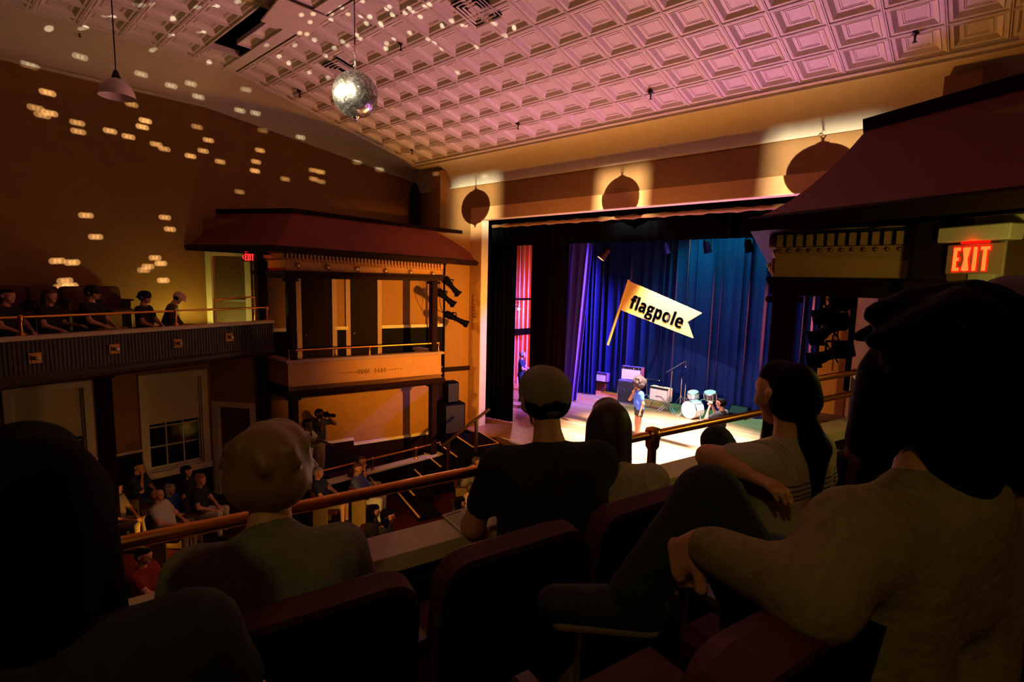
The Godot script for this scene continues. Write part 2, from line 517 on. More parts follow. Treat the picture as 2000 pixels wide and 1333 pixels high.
func pattern(key: String, c0: Color, c1: Color, across: Array, along: Array, scale: float) -> void:
	# woven bands: printed cloth, repeated in space
	var im := Image.create(64, 64, false, Image.FORMAT_RGB8)
	im.fill(c0)
	for b in across: im.fill_rect(Rect2i(0, int(b[0] * 64), 64, maxi(1, int((b[1] - b[0]) * 64))), c1)
	for b in along: im.fill_rect(Rect2i(int(b[0] * 64), 0, maxi(1, int((b[1] - b[0]) * 64)), 64), c1.lerp(c0, 0.35))
	var m := mat(key, Color.WHITE, 0.9)
	m.albedo_texture = ImageTexture.create_from_image(im)
	m.uv1_triplanar = true; m.uv1_world_triplanar = true; m.uv1_scale = Vector3.ONE * scale


# ---------- ceiling ----------
func ceil_y(z: float) -> float:
	return 9.638 if z > -4.6 else 8.6447 + 0.2259 * (z + 9.001)
func wall_top(z: float) -> float:
	return 8.96 if z > -4.5 else 8.96 + 0.136 * (z + 4.5)
func tile_mesh() -> MB:
	var m := MB.new()
	var rings := [Vector2(0.003, 0.02), Vector2(0.003, 0.0), Vector2(0.018, 0.0), Vector2(0.024, 0.014), Vector2(0.058, 0.016), Vector2(0.064, 0.008), Vector2(0.072, 0.01), Vector2(0.122, 0.058), Vector2(0.152, 0.06), Vector2(0.157, 0.052), Vector2(0.17, 0.052), Vector2(0.175, 0.06), Vector2(0.19, 0.06), Vector2(0.195, 0.066)]
	for i in rings.size() - 1:
		var a: Vector2 = rings[i]; var b: Vector2 = rings[i + 1]
		var c := func(q: Vector2, k: int) -> Vector3:
			var lo := q.x; var hi := 0.61 - q.x
			return Vector3([lo, hi, hi, lo][k], q.y, [lo, lo, hi, hi][k])
		for k in 4:
			m.quad(c.call(a, k), c.call(a, (k + 1) % 4), c.call(b, (k + 1) % 4), c.call(b, k))
	var e: Vector2 = rings[-1]
	m.quad(Vector3(e.x, e.y, e.x), Vector3(0.61 - e.x, e.y, e.x), Vector3(0.61 - e.x, e.y, 0.61 - e.x), Vector3(e.x, e.y, 0.61 - e.x))
	return m

func ceiling() -> void:
	var root := structure("ceiling", "high ceiling of pressed square coffered panels with a plain curved cove", "ceiling")
	var tm := tile_mesh()
	var shared := tm.mesh()
	var rest := MB.new()
	var ey := Vector3(0, cos(0.22213), -sin(0.22213))
	var ez := Vector3(0, sin(0.22213), cos(0.22213))
	for r in range(-1, 15):
		for k in range(-1, 21):
			var xf := Transform3D(Basis(), Vector3(-12.3285 + 0.61 * k, 9.638, -4.6 + 0.61 * (r - 7)))
			if r < 7:
				xf = Transform3D(Basis(Vector3.RIGHT, ey, ez), Vector3(-12.3285 + 0.61 * k, 8.6447, -9.001) + ez * 0.61 * r)
			if k < 0: xf = xf * Transform3D(Basis.from_scale(Vector3(0.33, 1, 1)), Vector3(0.408, 0, 0))
			if r == 7 and k == 1: continue          # the open hatch
			if r == 7 and k >= 2 and k <= 4: xf = xf * Transform3D(Basis.from_scale(Vector3(1, 1, 0.45)), Vector3.ZERO)
			var q := CB.inverse() * (xf * Vector3(0.3, 0, 0.3) - EYE)
			var sx := 1000.0 + F * q.x / -q.z
			var sy := 666.5 - F * q.y / -q.z
			if q.z < -0.5 and sx > -40 and sx < 2040 and sy > -60 and k >= 0:
				var mi := part(root, "ceiling_tile", shared, M.tin)
				mi.transform = xf
			else:
				rest.add(tm, xf)
	stuff(part(root, "tile_field", rest, M.tin))
	# flat border strips round the panels, ridge strip, plain slab above
	var b := MB.new()
	var f0 := Vector3(0, 8.6447, -9.001) - ez * 0.61
	for e in [[0.0, 0.012], [0.05, 0.03], [0.2, 0.02]]:
		pass
	b.box(Vector3(CX, f0.y - 0.012, f0.z - 0.025), Vector3(14.24, 0.05, 0.05))
	b.box(Vector3(CX, f0.y - 0.012, f0.z - 0.11), Vector3(14.24, 0.03, 0.13))
	b.box(Vector3(CX, f0.y - 0.045, f0.z - 0.185), Vector3(14.24, 0.05, 0.04))
	b.box(Vector3(CX, 9.62, -4.71), Vector3(13.0, 0.03, 0.23))
	for s in [1, -1]:
		for seg in [[3.0, -4.6], [-4.6, -9.62]]:
			var a := mir(Vector3(-12.57, ceil_y(seg[0]) - 0.0, seg[0]), s); var d := mir(Vector3(-12.57, ceil_y(seg[1] + 0.001) - 0.0, seg[1]), s)
			b.beam(a, d, 0.08, 0.05)
	part(root, "border_moulding", b, M.tin)
	var sl := MB.new()
	sl.box(Vector3(CX, 10.3, 1.2), Vector3(15.0, 0.1, 12.0))
	sl.beam(Vector3(CX, 10.3, -4.7), Vector3(CX, 9.1, -10.6), 15.0, 0.1)
	part(root, "roof_slab", sl, M.black)
	# coves
	var cv := MB.new()
	for s in [1, -1]:
		var rows := []
		for z in [7.0, 3.0, 0.0, -2.5, -4.5, -4.7, -6.5, -8.5, ZP - 0.2]:
			var row := []
			for i in 9:
				var t := PI / 2 * i / 8.0
				row.append(mir(Vector3(-12.6 + (XL + 12.6) * sin(t), ceil_y(z) - 0.01 + (wall_top(z) - ceil_y(z)) * (1.0 - cos(t)), z), s))
			rows.append(row)
		cv.grid(rows, false, s < 0)
	var fr := []
	for x in [XL, CX, 2 * CX - XL]:
		var row := []
		for i in 9:
			var t := PI / 2 * i / 8.0
			row.append(Vector3(x, 8.44 + (7.86 - 8.44) * (1.0 - cos(t)), f0.z - 0.2 + (ZP - f0.z + 0.2) * sin(t)))
		fr.append(row)
	cv.grid(fr, false, false)
	part(root, "cove", cv, M.cream)
	var lip := MB.new()
	lip.box(Vector3(CX, 7.85, ZP + 0.02), Vector3(14.2, 0.05, 0.05))
	for s in [1, -1]:
		for seg in [[7.0, -4.5], [-4.5, ZP]]:
			lip.beam(mir(Vector3(XL + 0.02, wall_top(seg[0]), seg[0]), s), mir(Vector3(XL + 0.02, wall_top(seg[1] + 0.001), seg[1]), s), 0.06, 0.05)
	part(root, "cove_lip", lip, M.cream)
	# open hatch with its door hanging down
	var hx := -12.3285 + 0.61
	var h := MB.new()
	h.box(Vector3(hx, 9.68, -4.3), Vector3(0.03, 0.12, 0.61)); h.box(Vector3(hx + 1.22, 9.68, -3.99), Vector3(2.44, 0.12, 0.03))
	h.box(Vector3(hx + 1.52, 9.66, -4.33), Vector3(1.83, 0.08, 0.03)); h.box(Vector3(hx + 0.61, 9.66, -4.47), Vector3(0.03, 0.08, 0.28))
	h.box(Vector3(hx + 2.44, 9.68, -4.16), Vector3(0.03, 0.12, 0.34))
	part(root, "hatch_frame", h, M.tin)
	var d := MB.new()
	d.bbox(Vector3(-9.0, 9.5, -4.42), Vector3(0.72, 0.03, 0.8), 0.008, Basis(Vector3(0, 0, 1), 0.2))
	part(root, "hatch_door", d, M.cream)

# ---------- walls ----------
func strip(m: MB, z0: float, z1: float, y0: float, y1a: float, y1b: float, x0: float, x1: float) -> void:
	m.prism(PackedVector2Array([Vector2(-z0, y0), Vector2(-z1, y0), Vector2(-z1, y1b), Vector2(-z0, y1a)]), x0, x1, Transform3D(Basis(Vector3(0, 0, -1), Vector3.UP, Vector3.RIGHT), Vector3.ZERO))

func walls() -> void:
	var fl := structure("floor", "dark red carpeted floor of the stalls below the balcony", "floor")
	var m := MB.new()
	m.box(Vector3(CX, -0.1, -1.6), Vector3(14.3, 0.2, 17.4))
	part(fl, "carpet", m, M.carpet)
	# left wall with two window openings
	m = MB.new()
	var cuts := [[7.0, -0.9, false], [-0.9, -2.05, true], [-2.05, -3.02, false], [-3.02, -4.16, true], [-4.16, -4.5, false], [-4.5, ZP, false]]
	for c in cuts:
		if c[2]:
			strip(m, c[0], c[1], 0.0, 0.84, 0.84, XL - 0.3, XL)
			strip(m, c[0], c[1], 2.98, wall_top(c[0]), wall_top(c[1]), XL - 0.3, XL)
		else:
			strip(m, c[0], c[1], 0.0, wall_top(c[0] + 0.001), wall_top(c[1] + 0.001), XL - 0.3, XL)
	var w := structure("wall_left", "tall ochre left wall with mirror ball flecks above the balcony", "wall")
	part(w, "plaster", m, M.wall_paint)
	m = MB.new()
	for g in [[7.0, -0.82], [-2.12, -2.92]]:
		m.box(Vector3(XL + 0.015, 0.69, (g[0] + g[1]) / 2), Vector3(0.03, 1.38, absf(g[0] - g[1])))
	for g in [[-0.82, -2.12], [-2.92, -4.3]]:
		m.box(Vector3(XL + 0.015, 0.36, (g[0] + g[1]) / 2), Vector3(0.03, 0.72, absf(g[0] - g[1])))
	part(w, "wainscot", m, M.dark_wood)
	m = MB.new()
	for g in [[7.0, -0.82], [-2.12, -2.92]]:
		m.box(Vector3(XL + 0.025, 1.4, (g[0] + g[1]) / 2), Vector3(0.05, 0.06, absf(g[0] - g[1])))
	part(w, "chair_rail", m, M.cream)
	# right and rear walls close the room behind the camera
	m = MB.new()
	strip(m, 7.0, -4.5, 0.0, 8.96, 8.96, 2 * CX - XL, 2 * CX - XL + 0.3)
	strip(m, -4.5, ZP, 0.0, 8.96, wall_top(ZP), 2 * CX - XL, 2 * CX - XL + 0.3)
	part(structure("wall_right", "ochre right wall close beside the right balcony seats", "wall"), "plaster", m, M.wall_paint)
	m = MB.new()
	m.box(Vector3(CX, 5.0, 7.15), Vector3(15, 11, 0.3))
	part(structure("wall_rear", "ochre rear wall behind the balcony", "wall"), "plaster", m, M.wall_paint)
	# proscenium wall
	var fw := structure("wall_front", "ochre proscenium wall framing the stage opening", "wall")
	m = MB.new()
	var oL := -10.47; var oR := -2.09; var zc := ZP - 0.11
	m.box(Vector3((XL + oL) / 2, 4.2, zc), Vector3(oL - XL, 8.4, 0.22))
	m.box(Vector3((oR + 0.84) / 2, 4.2, zc), Vector3(0.84 - oR, 8.4, 0.22))
	m.box(Vector3((oL + oR) / 2, 7.65, zc), Vector3(oR - oL, 1.5, 0.22))
	part(fw, "plaster", m, M.wall_paint)
	m = MB.new()
	m.box(Vector3(oL - 0.215, 4.06, ZP + 0.02), Vector3(0.43, 6.32, 0.05))
	m.box(Vector3(oR + 0.215, 4.06, ZP + 0.02), Vector3(0.43, 6.32, 0.05))
	m.box(Vector3((oL + oR) / 2, 7.06, ZP + 0.02), Vector3(oR - oL, 0.32, 0.05))
	part(fw, "proscenium_frame", m, M.frame_paint)
	m = MB.new()
	m.box(Vector3(oL + 0.006, 4.0, zc + 0.02), Vector3(0.012, 5.8, 0.25)); m.box(Vector3(oR - 0.006, 4.0, zc + 0.02), Vector3(0.012, 5.8, 0.25))
	m.box(Vector3((oL + oR) / 2, 6.894, zc + 0.02), Vector3(oR - oL, 0.012, 0.25))
	part(fw, "reveal", m, M.cream)
	for s in [1, -1]:
		m = MB.new()
		m.box(mir(Vector3(-12.0, 7.4, ZP + 0.2), s), Vector3(0.42, 1.8, 0.4))
		part(fw, "pilaster", m, M.wall_paint)
	m = MB.new()
	m.lathe([Vector2(0.16, 6.4), Vector2(0.16, 7.6), Vector2(0.13, 7.85), Vector2(0.07, 8.05), Vector2(0.001, 8.12)], 14, Transform3D(Basis(), Vector3(-13.2, 0, ZP + 0.2)))
	part(fw, "corner_shaft", m, M.dark_wood)
	var wl := pz(1120, 399, ZP); var wr := pz(1290, 383, ZP)
	part(fw, "wheat_ornament", wheat(wl, wr, Vector3.BACK), M.brass_dull)
	for s in [1, -1]:
		part(fw, "wheat_ornament", wheat(mir(Vector3(-10.68, 3.85, ZP + 0.05), s), mir(Vector3(-10.68, 4.85, ZP + 0.05), s), Vector3.BACK), M.brass_dull)
	for s in [1, -1]: splay(s)

func wheat(a: Vector3, b: Vector3, out: Vector3) -> MB:
	# a spray of little leaves along a stem, thickest in two clumps beside the middle
	var m := MB.new()
	var d := (b - a).normalized(); var up := out.cross(d).normalized()
	m.tube([a + out * 0.012, b + out * 0.012], 0.006, 5)
	var n := int(a.distance_to(b) / 0.075)
	for i in n:
		var t := (i + 0.5) / n
		var c := absf(t - 0.5) * 2.0
		var sz := 0.016 if c > 0.45 else (0.045 if c > 0.08 else 0.0)
		if sz == 0.0: continue
		for s in [1.0, -1.0]:
			var dirn: Vector3 = (d * (1.0 if t < 0.5 else -1.0) + up * s * 0.9).normalized()
			var p: Vector3 = a.lerp(b, t) + out * 0.015 + dirn * sz * 0.8
			m.ball(p, Vector3(sz, sz * 0.32, 0.012), 6, Basis(dirn, out.cross(dirn), out))
	return m

func quadwall(m: MB, a: Vector3, b: Vector3, y0: float, y1: float, th: float) -> void:   # upright slab, face on the right of a->b... thick to the left
	var c := Vector3((a.x + b.x) / 2, (y0 + y1) / 2, (a.z + b.z) / 2)
	var d := Vector3(b.x - a.x, 0, b.z - a.z)
	var x := d.normalized()
	var z := x.cross(Vector3.UP)
	m.box(c - z * th / 2, Vector3(d.length(), y1 - y0, th), Basis(x, Vector3.UP, z) if z.dot(x.cross(Vector3.UP)) > 0 else Basis(x, Vector3.UP, -z))

func splay(s: int) -> void:
	var side := "left" if s > 0 else "right"
	# slanting wall with the two doors to box and stalls, and the splayed wall behind the box
	var w := structure("wall_splay_" + side, "splayed ochre wall with dark wainscot behind the %s opera box" % side, "wall")
	var A := Vector3(-12.3, 0, -5.12); var B := Vector3(-10.9, 0, ZP)
	var D0 := Vector3(XL, 0, -4.33); var D1 := Vector3(-12.24, 0, -5.12)
	var m := MB.new()
	wallseg(m, A, B, 0, 6.5, 0.14, s)
	part(w, "plaster", m, M.wall_paint)
	var dir := (B - A).normalized(); var L := A.distance_to(B)
	m = MB.new()
	wallseg(m, A, A + dir * 2.05, 0.3, 1.1, -0.03, s); wallseg(m, A + dir * 2.05, A + dir * (L - 0.1), 0.0, 0.96, -0.03, s)
	part(w, "wainscot", m, M.dark_wood)
	m = MB.new()
	for g in [[0.0, 0.8], [1.62, 1.95], [2.75, 4.6]]:
		wallseg(m, A + dir * g[0], A + dir * g[1], 2.85, 3.95, -0.025, s)
	part(w, "box_wainscot", m, M.wainscot_black)
	m = MB.new()
	wallseg(m, A, A + dir * 2.05, 1.1, 1.17, -0.05, s); wallseg(m, A + dir * 2.05, A + dir * (L - 0.1), 0.96, 1.03, -0.05, s)
	for g in [[0.0, 0.8], [1.62, 1.95], [2.75, 4.6]]:
		wallseg(m, A + dir * g[0], A + dir * g[1], 3.95, 4.03, -0.04, s)
	part(w, "chair_rail", m, M.cream)
	m = MB.new()
	wallseg(m, A + dir * 3.7, A + dir * (L - 0.02), 2.68, 2.8, -0.06, s)
	part(w, "string_course", m, M.dark_wood)
	# diagonal wall with two door openings
	var g2 := structure("wall_diagonal_" + side, "short diagonal ochre wall between %s balcony and opera box" % side, "wall")
	var dd := (D1 - D0).normalized(); var DL := D0.distance_to(D1)
	m = MB.new()
	wallseg(m, D0, D0 + dd * 0.17, 0, 6.5, 0.14, s)
	wallseg(m, D0 + dd * 1.02, D1, 0, 6.5, 0.14, s)
	wallseg(m, D0 + dd * 0.17, D0 + dd * 1.02, 2.15, 3.62, 0.14, s)
	wallseg(m, D0 + dd * 0.17, D0 + dd * 1.02, 5.66, 6.5, 0.14, s)
	part(g2, "plaster", m, M.wall_paint)
	for lv in [[0.0, 2.15, "dark doorway with cream casing in the stalls, under the %s balcony door" % side], [3.65, 5.66, "plain brown door with cream casing and push bar under the %s exit sign" % side]]:
		var dr := structure("door_%d" % (1 + int(names.get("doorcount", 0))), lv[2], "door", mir(D0 + dd * 0.6 + Vector3(0, lv[0], 0), s))
		names["doorcount"] = int(names.get("doorcount", 0)) + 1
		m = MB.new()
		wallseg(m, D0 + dd * 0.04, D0 + dd * 0.18, lv[0], lv[1] + 0.13, -0.03, s)
		wallseg(m, D0 + dd * 1.01, D0 + dd * 1.15, lv[0], lv[1] + 0.13, -0.03, s)
		wallseg(m, D0 + dd * 0.18, D0 + dd * 1.01, lv[1], lv[1] + 0.13, -0.03, s)
		wallseg(m, D0 + dd * 0.165, D0 + dd * 0.19, lv[0], lv[1], 0.14, s); wallseg(m, D0 + dd * 1.0, D0 + dd * 1.025, lv[0], lv[1], 0.14, s)
		part(dr, "casing", m, M.cream)
		m = MB.new()
		var nrm := dd.cross(Vector3.UP) * (1.0)
		wallseg(m, D0 + dd * 0.19 - nrm * 0.08, D0 + dd * 1.0 - nrm * 0.08, lv[0], lv[1] - 0.01, 0.045, s)
		part(dr, "door_leaf", m, M.door_brown)
		m = MB.new()
		wallseg(m, D0 + dd * 0.42 - nrm * 0.04, D0 + dd * 0.95 - nrm * 0.04, lv[0] + 0.98, lv[0] + 1.03, 0.03, s)
		part(dr, "push_bar", m, M.steel)
	var pl := structure("trim_pilaster_" + side, "dark wooden corner pilaster where %s balcony meets opera box" % side, "pilaster", mir(D1, s))
	m = MB.new()
	m.bbox(mir(Vector3(-12.2, 3.0, -5.08), s), Vector3(0.22, 6.0, 0.22), 0.02)
	part(pl, "shaft", m, M.dark_wood)
	m = MB.new()
	m.bbox(mir(Vector3(-12.2, 5.3, -5.06), s), Vector3(0.28, 0.1, 0.28), 0.02); m.bbox(mir(Vector3(-12.2, 0.12, -5.06), s), Vector3(0.28, 0.24, 0.28), 0.02)
	part(pl, "mouldings", m, M.dark_wood)

func wallseg(m: MB, a: Vector3, b: Vector3, y0: float, y1: float, th: float, s: int) -> void:
	# upright slab along a-b; positive th grows away from the hall, negative th into it (left-side coordinates, mirrored for s < 0)
	var x := Vector3(b.x - a.x, 0, b.z - a.z).normalized()
	var nrm := x.cross(Vector3.UP)          # to the right of a->b going to the stage: into the hall on the left side
	var c := Vector3((a.x + b.x) / 2, (y0 + y1) / 2, (a.z + b.z) / 2) - nrm * th / 2
	var ln := Vector2(b.x - a.x, b.z - a.z).length()
	if s > 0:
		m.box(c, Vector3(ln, y1 - y0, absf(th)), Basis(x, Vector3.UP, nrm))
	else:
		var xm := Vector3(-x.x, 0, x.z); var nm := Vector3(-nrm.x, 0, nrm.z)
		m.box(mir(c, -1), Vector3(ln, y1 - y0, absf(th)), Basis(-xm, Vector3.UP, nm))

func opera_box(s: int) -> void:
	var side := "left" if s > 0 else "right"
	var P := [Vector3(-12.12, 0, -5.14), Vector3(-11.1, 0, -5.14), Vector3(-10.19, 0, -8.67), Vector3(-11.25, 0, -8.75)]
	var root := structure("opera_box_" + side, "%s opera box with red hipped roof, dentil frieze, posts and tan parapet" % side, "box", mir(Vector3(-11.3, 0, -6.9), s))
	var path := []
	for p in P: path.append(mir(p, s))
	var fl := s < 0     # right of travel is outwards on the left side
	var sw := func(prof: Array) -> MB:
		var m := MB.new()
		var pr := []
		for q in prof: pr.append(Vector2(q.x * (-1 if fl else 1), q.y))
		m.solid(path, pr, fl)
		return m
	# "right of travel" = outwards: going P0 -> P1 is +x, right is +z (towards the audience)
	part(root, "parapet", sw.call([Vector2(0, 2.74), Vector2(0, 3.36), Vector2(-0.1, 3.36), Vector2(-0.1, 2.74)]), M.parapet_paint)
	part(root, "parapet_cap", sw.call([Vector2(0.05, 3.37), Vector2(0.055, 3.41), Vector2(0.04, 3.43), Vector2(-0.16, 3.43), Vector2(-0.16, 3.36), Vector2(0.02, 3.36)]), M.lilac_trim)
	part(root, "bottom_moulding", sw.call([Vector2(0.03, 2.6), Vector2(0.07, 2.66), Vector2(0.08, 2.72), Vector2(0.05, 2.75), Vector2(-0.12, 2.75), Vector2(-0.12, 2.6)]), M.dark_wood)
	var m := MB.new()
	var poly := PackedVector2Array()
	for p in path: poly.append(Vector2(p.x, p.z))
	var flat := Transform3D(Basis(Vector3.RIGHT, Vector3(0, 0, 1), Vector3.UP), Vector3.ZERO)
	m.prism(poly, 2.62, 2.85, flat)
	part(root, "floor_slab", m, M.dark_wood)
	m = MB.new()
	m.prism(poly, 5.24, 5.3, flat)
	part(root, "soffit", m, M.wall_paint)
	for pk in [[Vector3(-11.17, 0, -5.27), true], [Vector3(-10.33, 0, -8.52), true]]:
		var c: Vector3 = mir(pk[0], s)
		m = MB.new()
		m.bbox(c + Vector3(0, 4.3, 0), Vector3(0.17, 1.9, 0.17), 0.02)
		m.bbox(c + Vector3(0, 5.16, 0), Vector3(0.26, 0.06, 0.26), 0.015)
		part(root, "post", m, M.dark_wood)
		m = MB.new()
		m.bbox(c + Vector3(0, 1.31, 0), Vector3(0.17, 2.62, 0.17), 0.02)
		m.bbox(c + Vector3(0, 2.56, 0), Vector3(0.26, 0.06, 0.26), 0.015)
		part(root, "support_post", m, M.dark_wood)
	path = path.duplicate()
	for i in [2, 3]: path[i].y -= 0.11
	part(root, "fascia_moulding", sw.call([Vector2(0.02, 5.2), Vector2(0.03, 5.28), Vector2(0.06, 5.33), Vector2(0.06, 5.36), Vector2(-0.16, 5.36), Vector2(-0.16, 5.2)]), M.dark_wood)
	part(root, "frieze", sw.call([Vector2(0, 5.35), Vector2(0, 5.77), Vector2(-0.1, 5.77), Vector2(-0.1, 5.35)]), M.parapet_paint)
	part(root, "dentil_bed", sw.call([Vector2(0.004, 5.62), Vector2(0.004, 5.76), Vector2(-0.05, 5.76), Vector2(-0.05, 5.62)]), M.dentil_bed)
	# dentils and beads along the frieze
	var dn := MB.new(); var bd := MB.new()
	for e in 3:
		var a: Vector3 = path[e]; var b: Vector3 = path[e + 1]
		var t := (b - a).normalized(); var out := t.cross(Vector3.UP) * (-1.0 if fl else 1.0)
		var n := int(a.distance_to(b) / 0.078)
		for i in n:
			var p := a.lerp(b, (i + 0.5) / n)
			dn.box(p + out * 0.03 + Vector3(0, 5.675, 0), Vector3(0.044, 0.1, 0.06), Basis(t, Vector3.UP, t.cross(Vector3.UP)))
			bd.ball(p + out * 0.012 + Vector3(0, 5.59, 0), Vector3(0.018, 0.018, 0.015), 6)
	stuff(part(root, "dentils", dn, M.parapet_paint)); stuff(part(root, "beads", bd, M.brass_dull))
	# square lamp sockets and the name plaque on the front
	var fa: Vector3 = path[1]; var fb: Vector3 = path[2]
	var ft := (fb - fa).normalized(); var fo := ft.cross(Vector3.UP) * (-1.0 if fl else 1.0)
	for k in [0.07, 0.24, 0.415, 0.6, 0.77, 0.93]:
		var p := fa.lerp(fb, k) + Vector3(0, 5.48, 0)
		m = MB.new()
		var bs := Basis(ft, Vector3.UP, ft.cross(Vector3.UP))
		for c in 8:
			var an := TAU * c / 8
			m.ball(p + fo * 0.015 + (ft * cos(an) + Vector3.UP * sin(an)) * 0.045, Vector3(0.024, 0.024, 0.016), 6)
		m.lathe([Vector2(0.05, 0.0), Vector2(0.05, 0.02), Vector2(0.03, 0.035), Vector2(0.001, 0.036)], 10, Transform3D(Basis(ft, fo, ft.cross(fo)), p))
		var ros := part(root, "rosette", m, M.brass_dull)
		m = MB.new()
		m.ball(p + fo * 0.06, Vector3(0.022, 0.022, 0.03), 8)
		part(ros, "bulb", m, M.bulb_glass)
	m = MB.new()
	m.bbox(fa.lerp(fb, 0.5) + Vector3(0, 5.47, 0) + fo * 0.012, Vector3(0.52, 0.16, 0.03), 0.006, Basis(ft, Vector3.UP, ft.cross(Vector3.UP)))
	part(root, "plaque", m, M.parapet_paint)
	fb.y = 0.0
	part(root, "wheat_ornament", wheat(fa.lerp(fb, 0.3) + Vector3(0, 3.07, 0), fa.lerp(fb, 0.72) + Vector3(0, 3.07, 0), fo), M.brass_dull)
	# brass rail on three stanchions
	m = MB.new()
	var r0 := fa.lerp(fb, 0.01) - fo * 0.05 + Vector3(0, 3.64, 0); var r1 := fa.lerp(fb, 0.985) - fo * 0.05 + Vector3(0, 3.64, 0)
	m.tube([r0, r1], 0.022, 8)
	var hr := part(root, "handrail", m, M.brass)
	for k in [0.0, 0.5, 1.0]:
		var p := r0.lerp(r1, k)
		m = MB.new()
		m.lathe([Vector2(0.045, -0.21), Vector2(0.045, -0.19), Vector2(0.016, -0.17), Vector2(0.014, -0.05), Vector2(0.03, -0.02), Vector2(0.03, 0.02), Vector2(0.001, 0.03)], 10, Transform3D(Basis(), p))
		part(hr, "stanchion", m, M.brass)
	# red flared roof
	var Ev := [Vector3(XL + 0.02, 5.86, -3.95), Vector3(-10.85, 5.84, -4.8), Vector3(-9.92, 5.74, -8.9), Vector3(-10.58, 5.74, -10.28)]
	var Rv := [Vector3(XL + 0.03, 6.68, -4.65), Vector3(-11.45, 6.66, -5.5), Vector3(-11.25, 6.58, -9.0), Vector3(-11.3, 6.58, -10.3)]
	if s < 0:
		Rv[1].x -= 0.22; Ev[1].x -= 0.13
	for i in 4:
		Ev[i] = mir(Ev[i], s); Rv[i] = mir(Rv[i], s)
	for i in 3:
		m = MB.new()
		var rows := []
		for j in 7:
			var t := j / 6.0
			var row := []
			for k in 7:
				var e: Vector3 = Ev[i].lerp(Ev[i + 1], k / 6.0); var r: Vector3 = Rv[i].lerp(Rv[i + 1], k / 6.0)
				var q := e.lerp(r, t)
				q.y = lerpf(e.y, r.y, 0.42 * t + 0.58 * t * t)
				row.append(q)
			rows.append(row)
		m.grid(rows, false, s < 0)
		part(root, "roof_slope", m, M.roof_red)
	m = MB.new()
	m.solid(Rv, [Vector2(-0.1, -0.04), Vector2(0.05, -0.04), Vector2(0.06, 0.05), Vector2(-0.1, 0.05)] if s > 0 else [Vector2(0.1, -0.04), Vector2(-0.05, -0.04), Vector2(-0.06, 0.05), Vector2(0.1, 0.05)], fl)
	part(root, "ridge_moulding", m, M.dark_wood)
	m = MB.new()
	m.solid(Ev, [Vector2(0.0, -0.1), Vector2(0.03, 0.0), Vector2(0.0, 0.025), Vector2(-0.06, 0.025), Vector2(-0.3, -0.1)] if s > 0 else [Vector2(0.0, -0.1), Vector2(-0.03, 0.0), Vector2(0.0, 0.025), Vector2(0.06, 0.025), Vector2(0.3, -0.1)], fl)
	part(root, "eave_moulding", m, M.dark_wood)
	m = MB.new()
	var back := [Vector3(XL + 0.02, 5.8, -4.35), Vector3(-12.2, 5.8, -5.1), Vector3(-11.25, 5.8, -8.7), Vector3(-10.95, 5.8, -10.3)]
	for i in 3:
		var a: Vector3 = Ev[i]; var b: Vector3 = Ev[i + 1]
		a.y = 5.76; b.y = 5.66
		m.quad(a, b, mir(back[i + 1], s), mir(back[i], s))
	part(root, "eave_soffit", m, M.black)

func rail_x(z: float) -> float:      # left-hand rail line, seen from above
	return 2 * CX + 1.72 - 0.26 * (-z - 0.3)

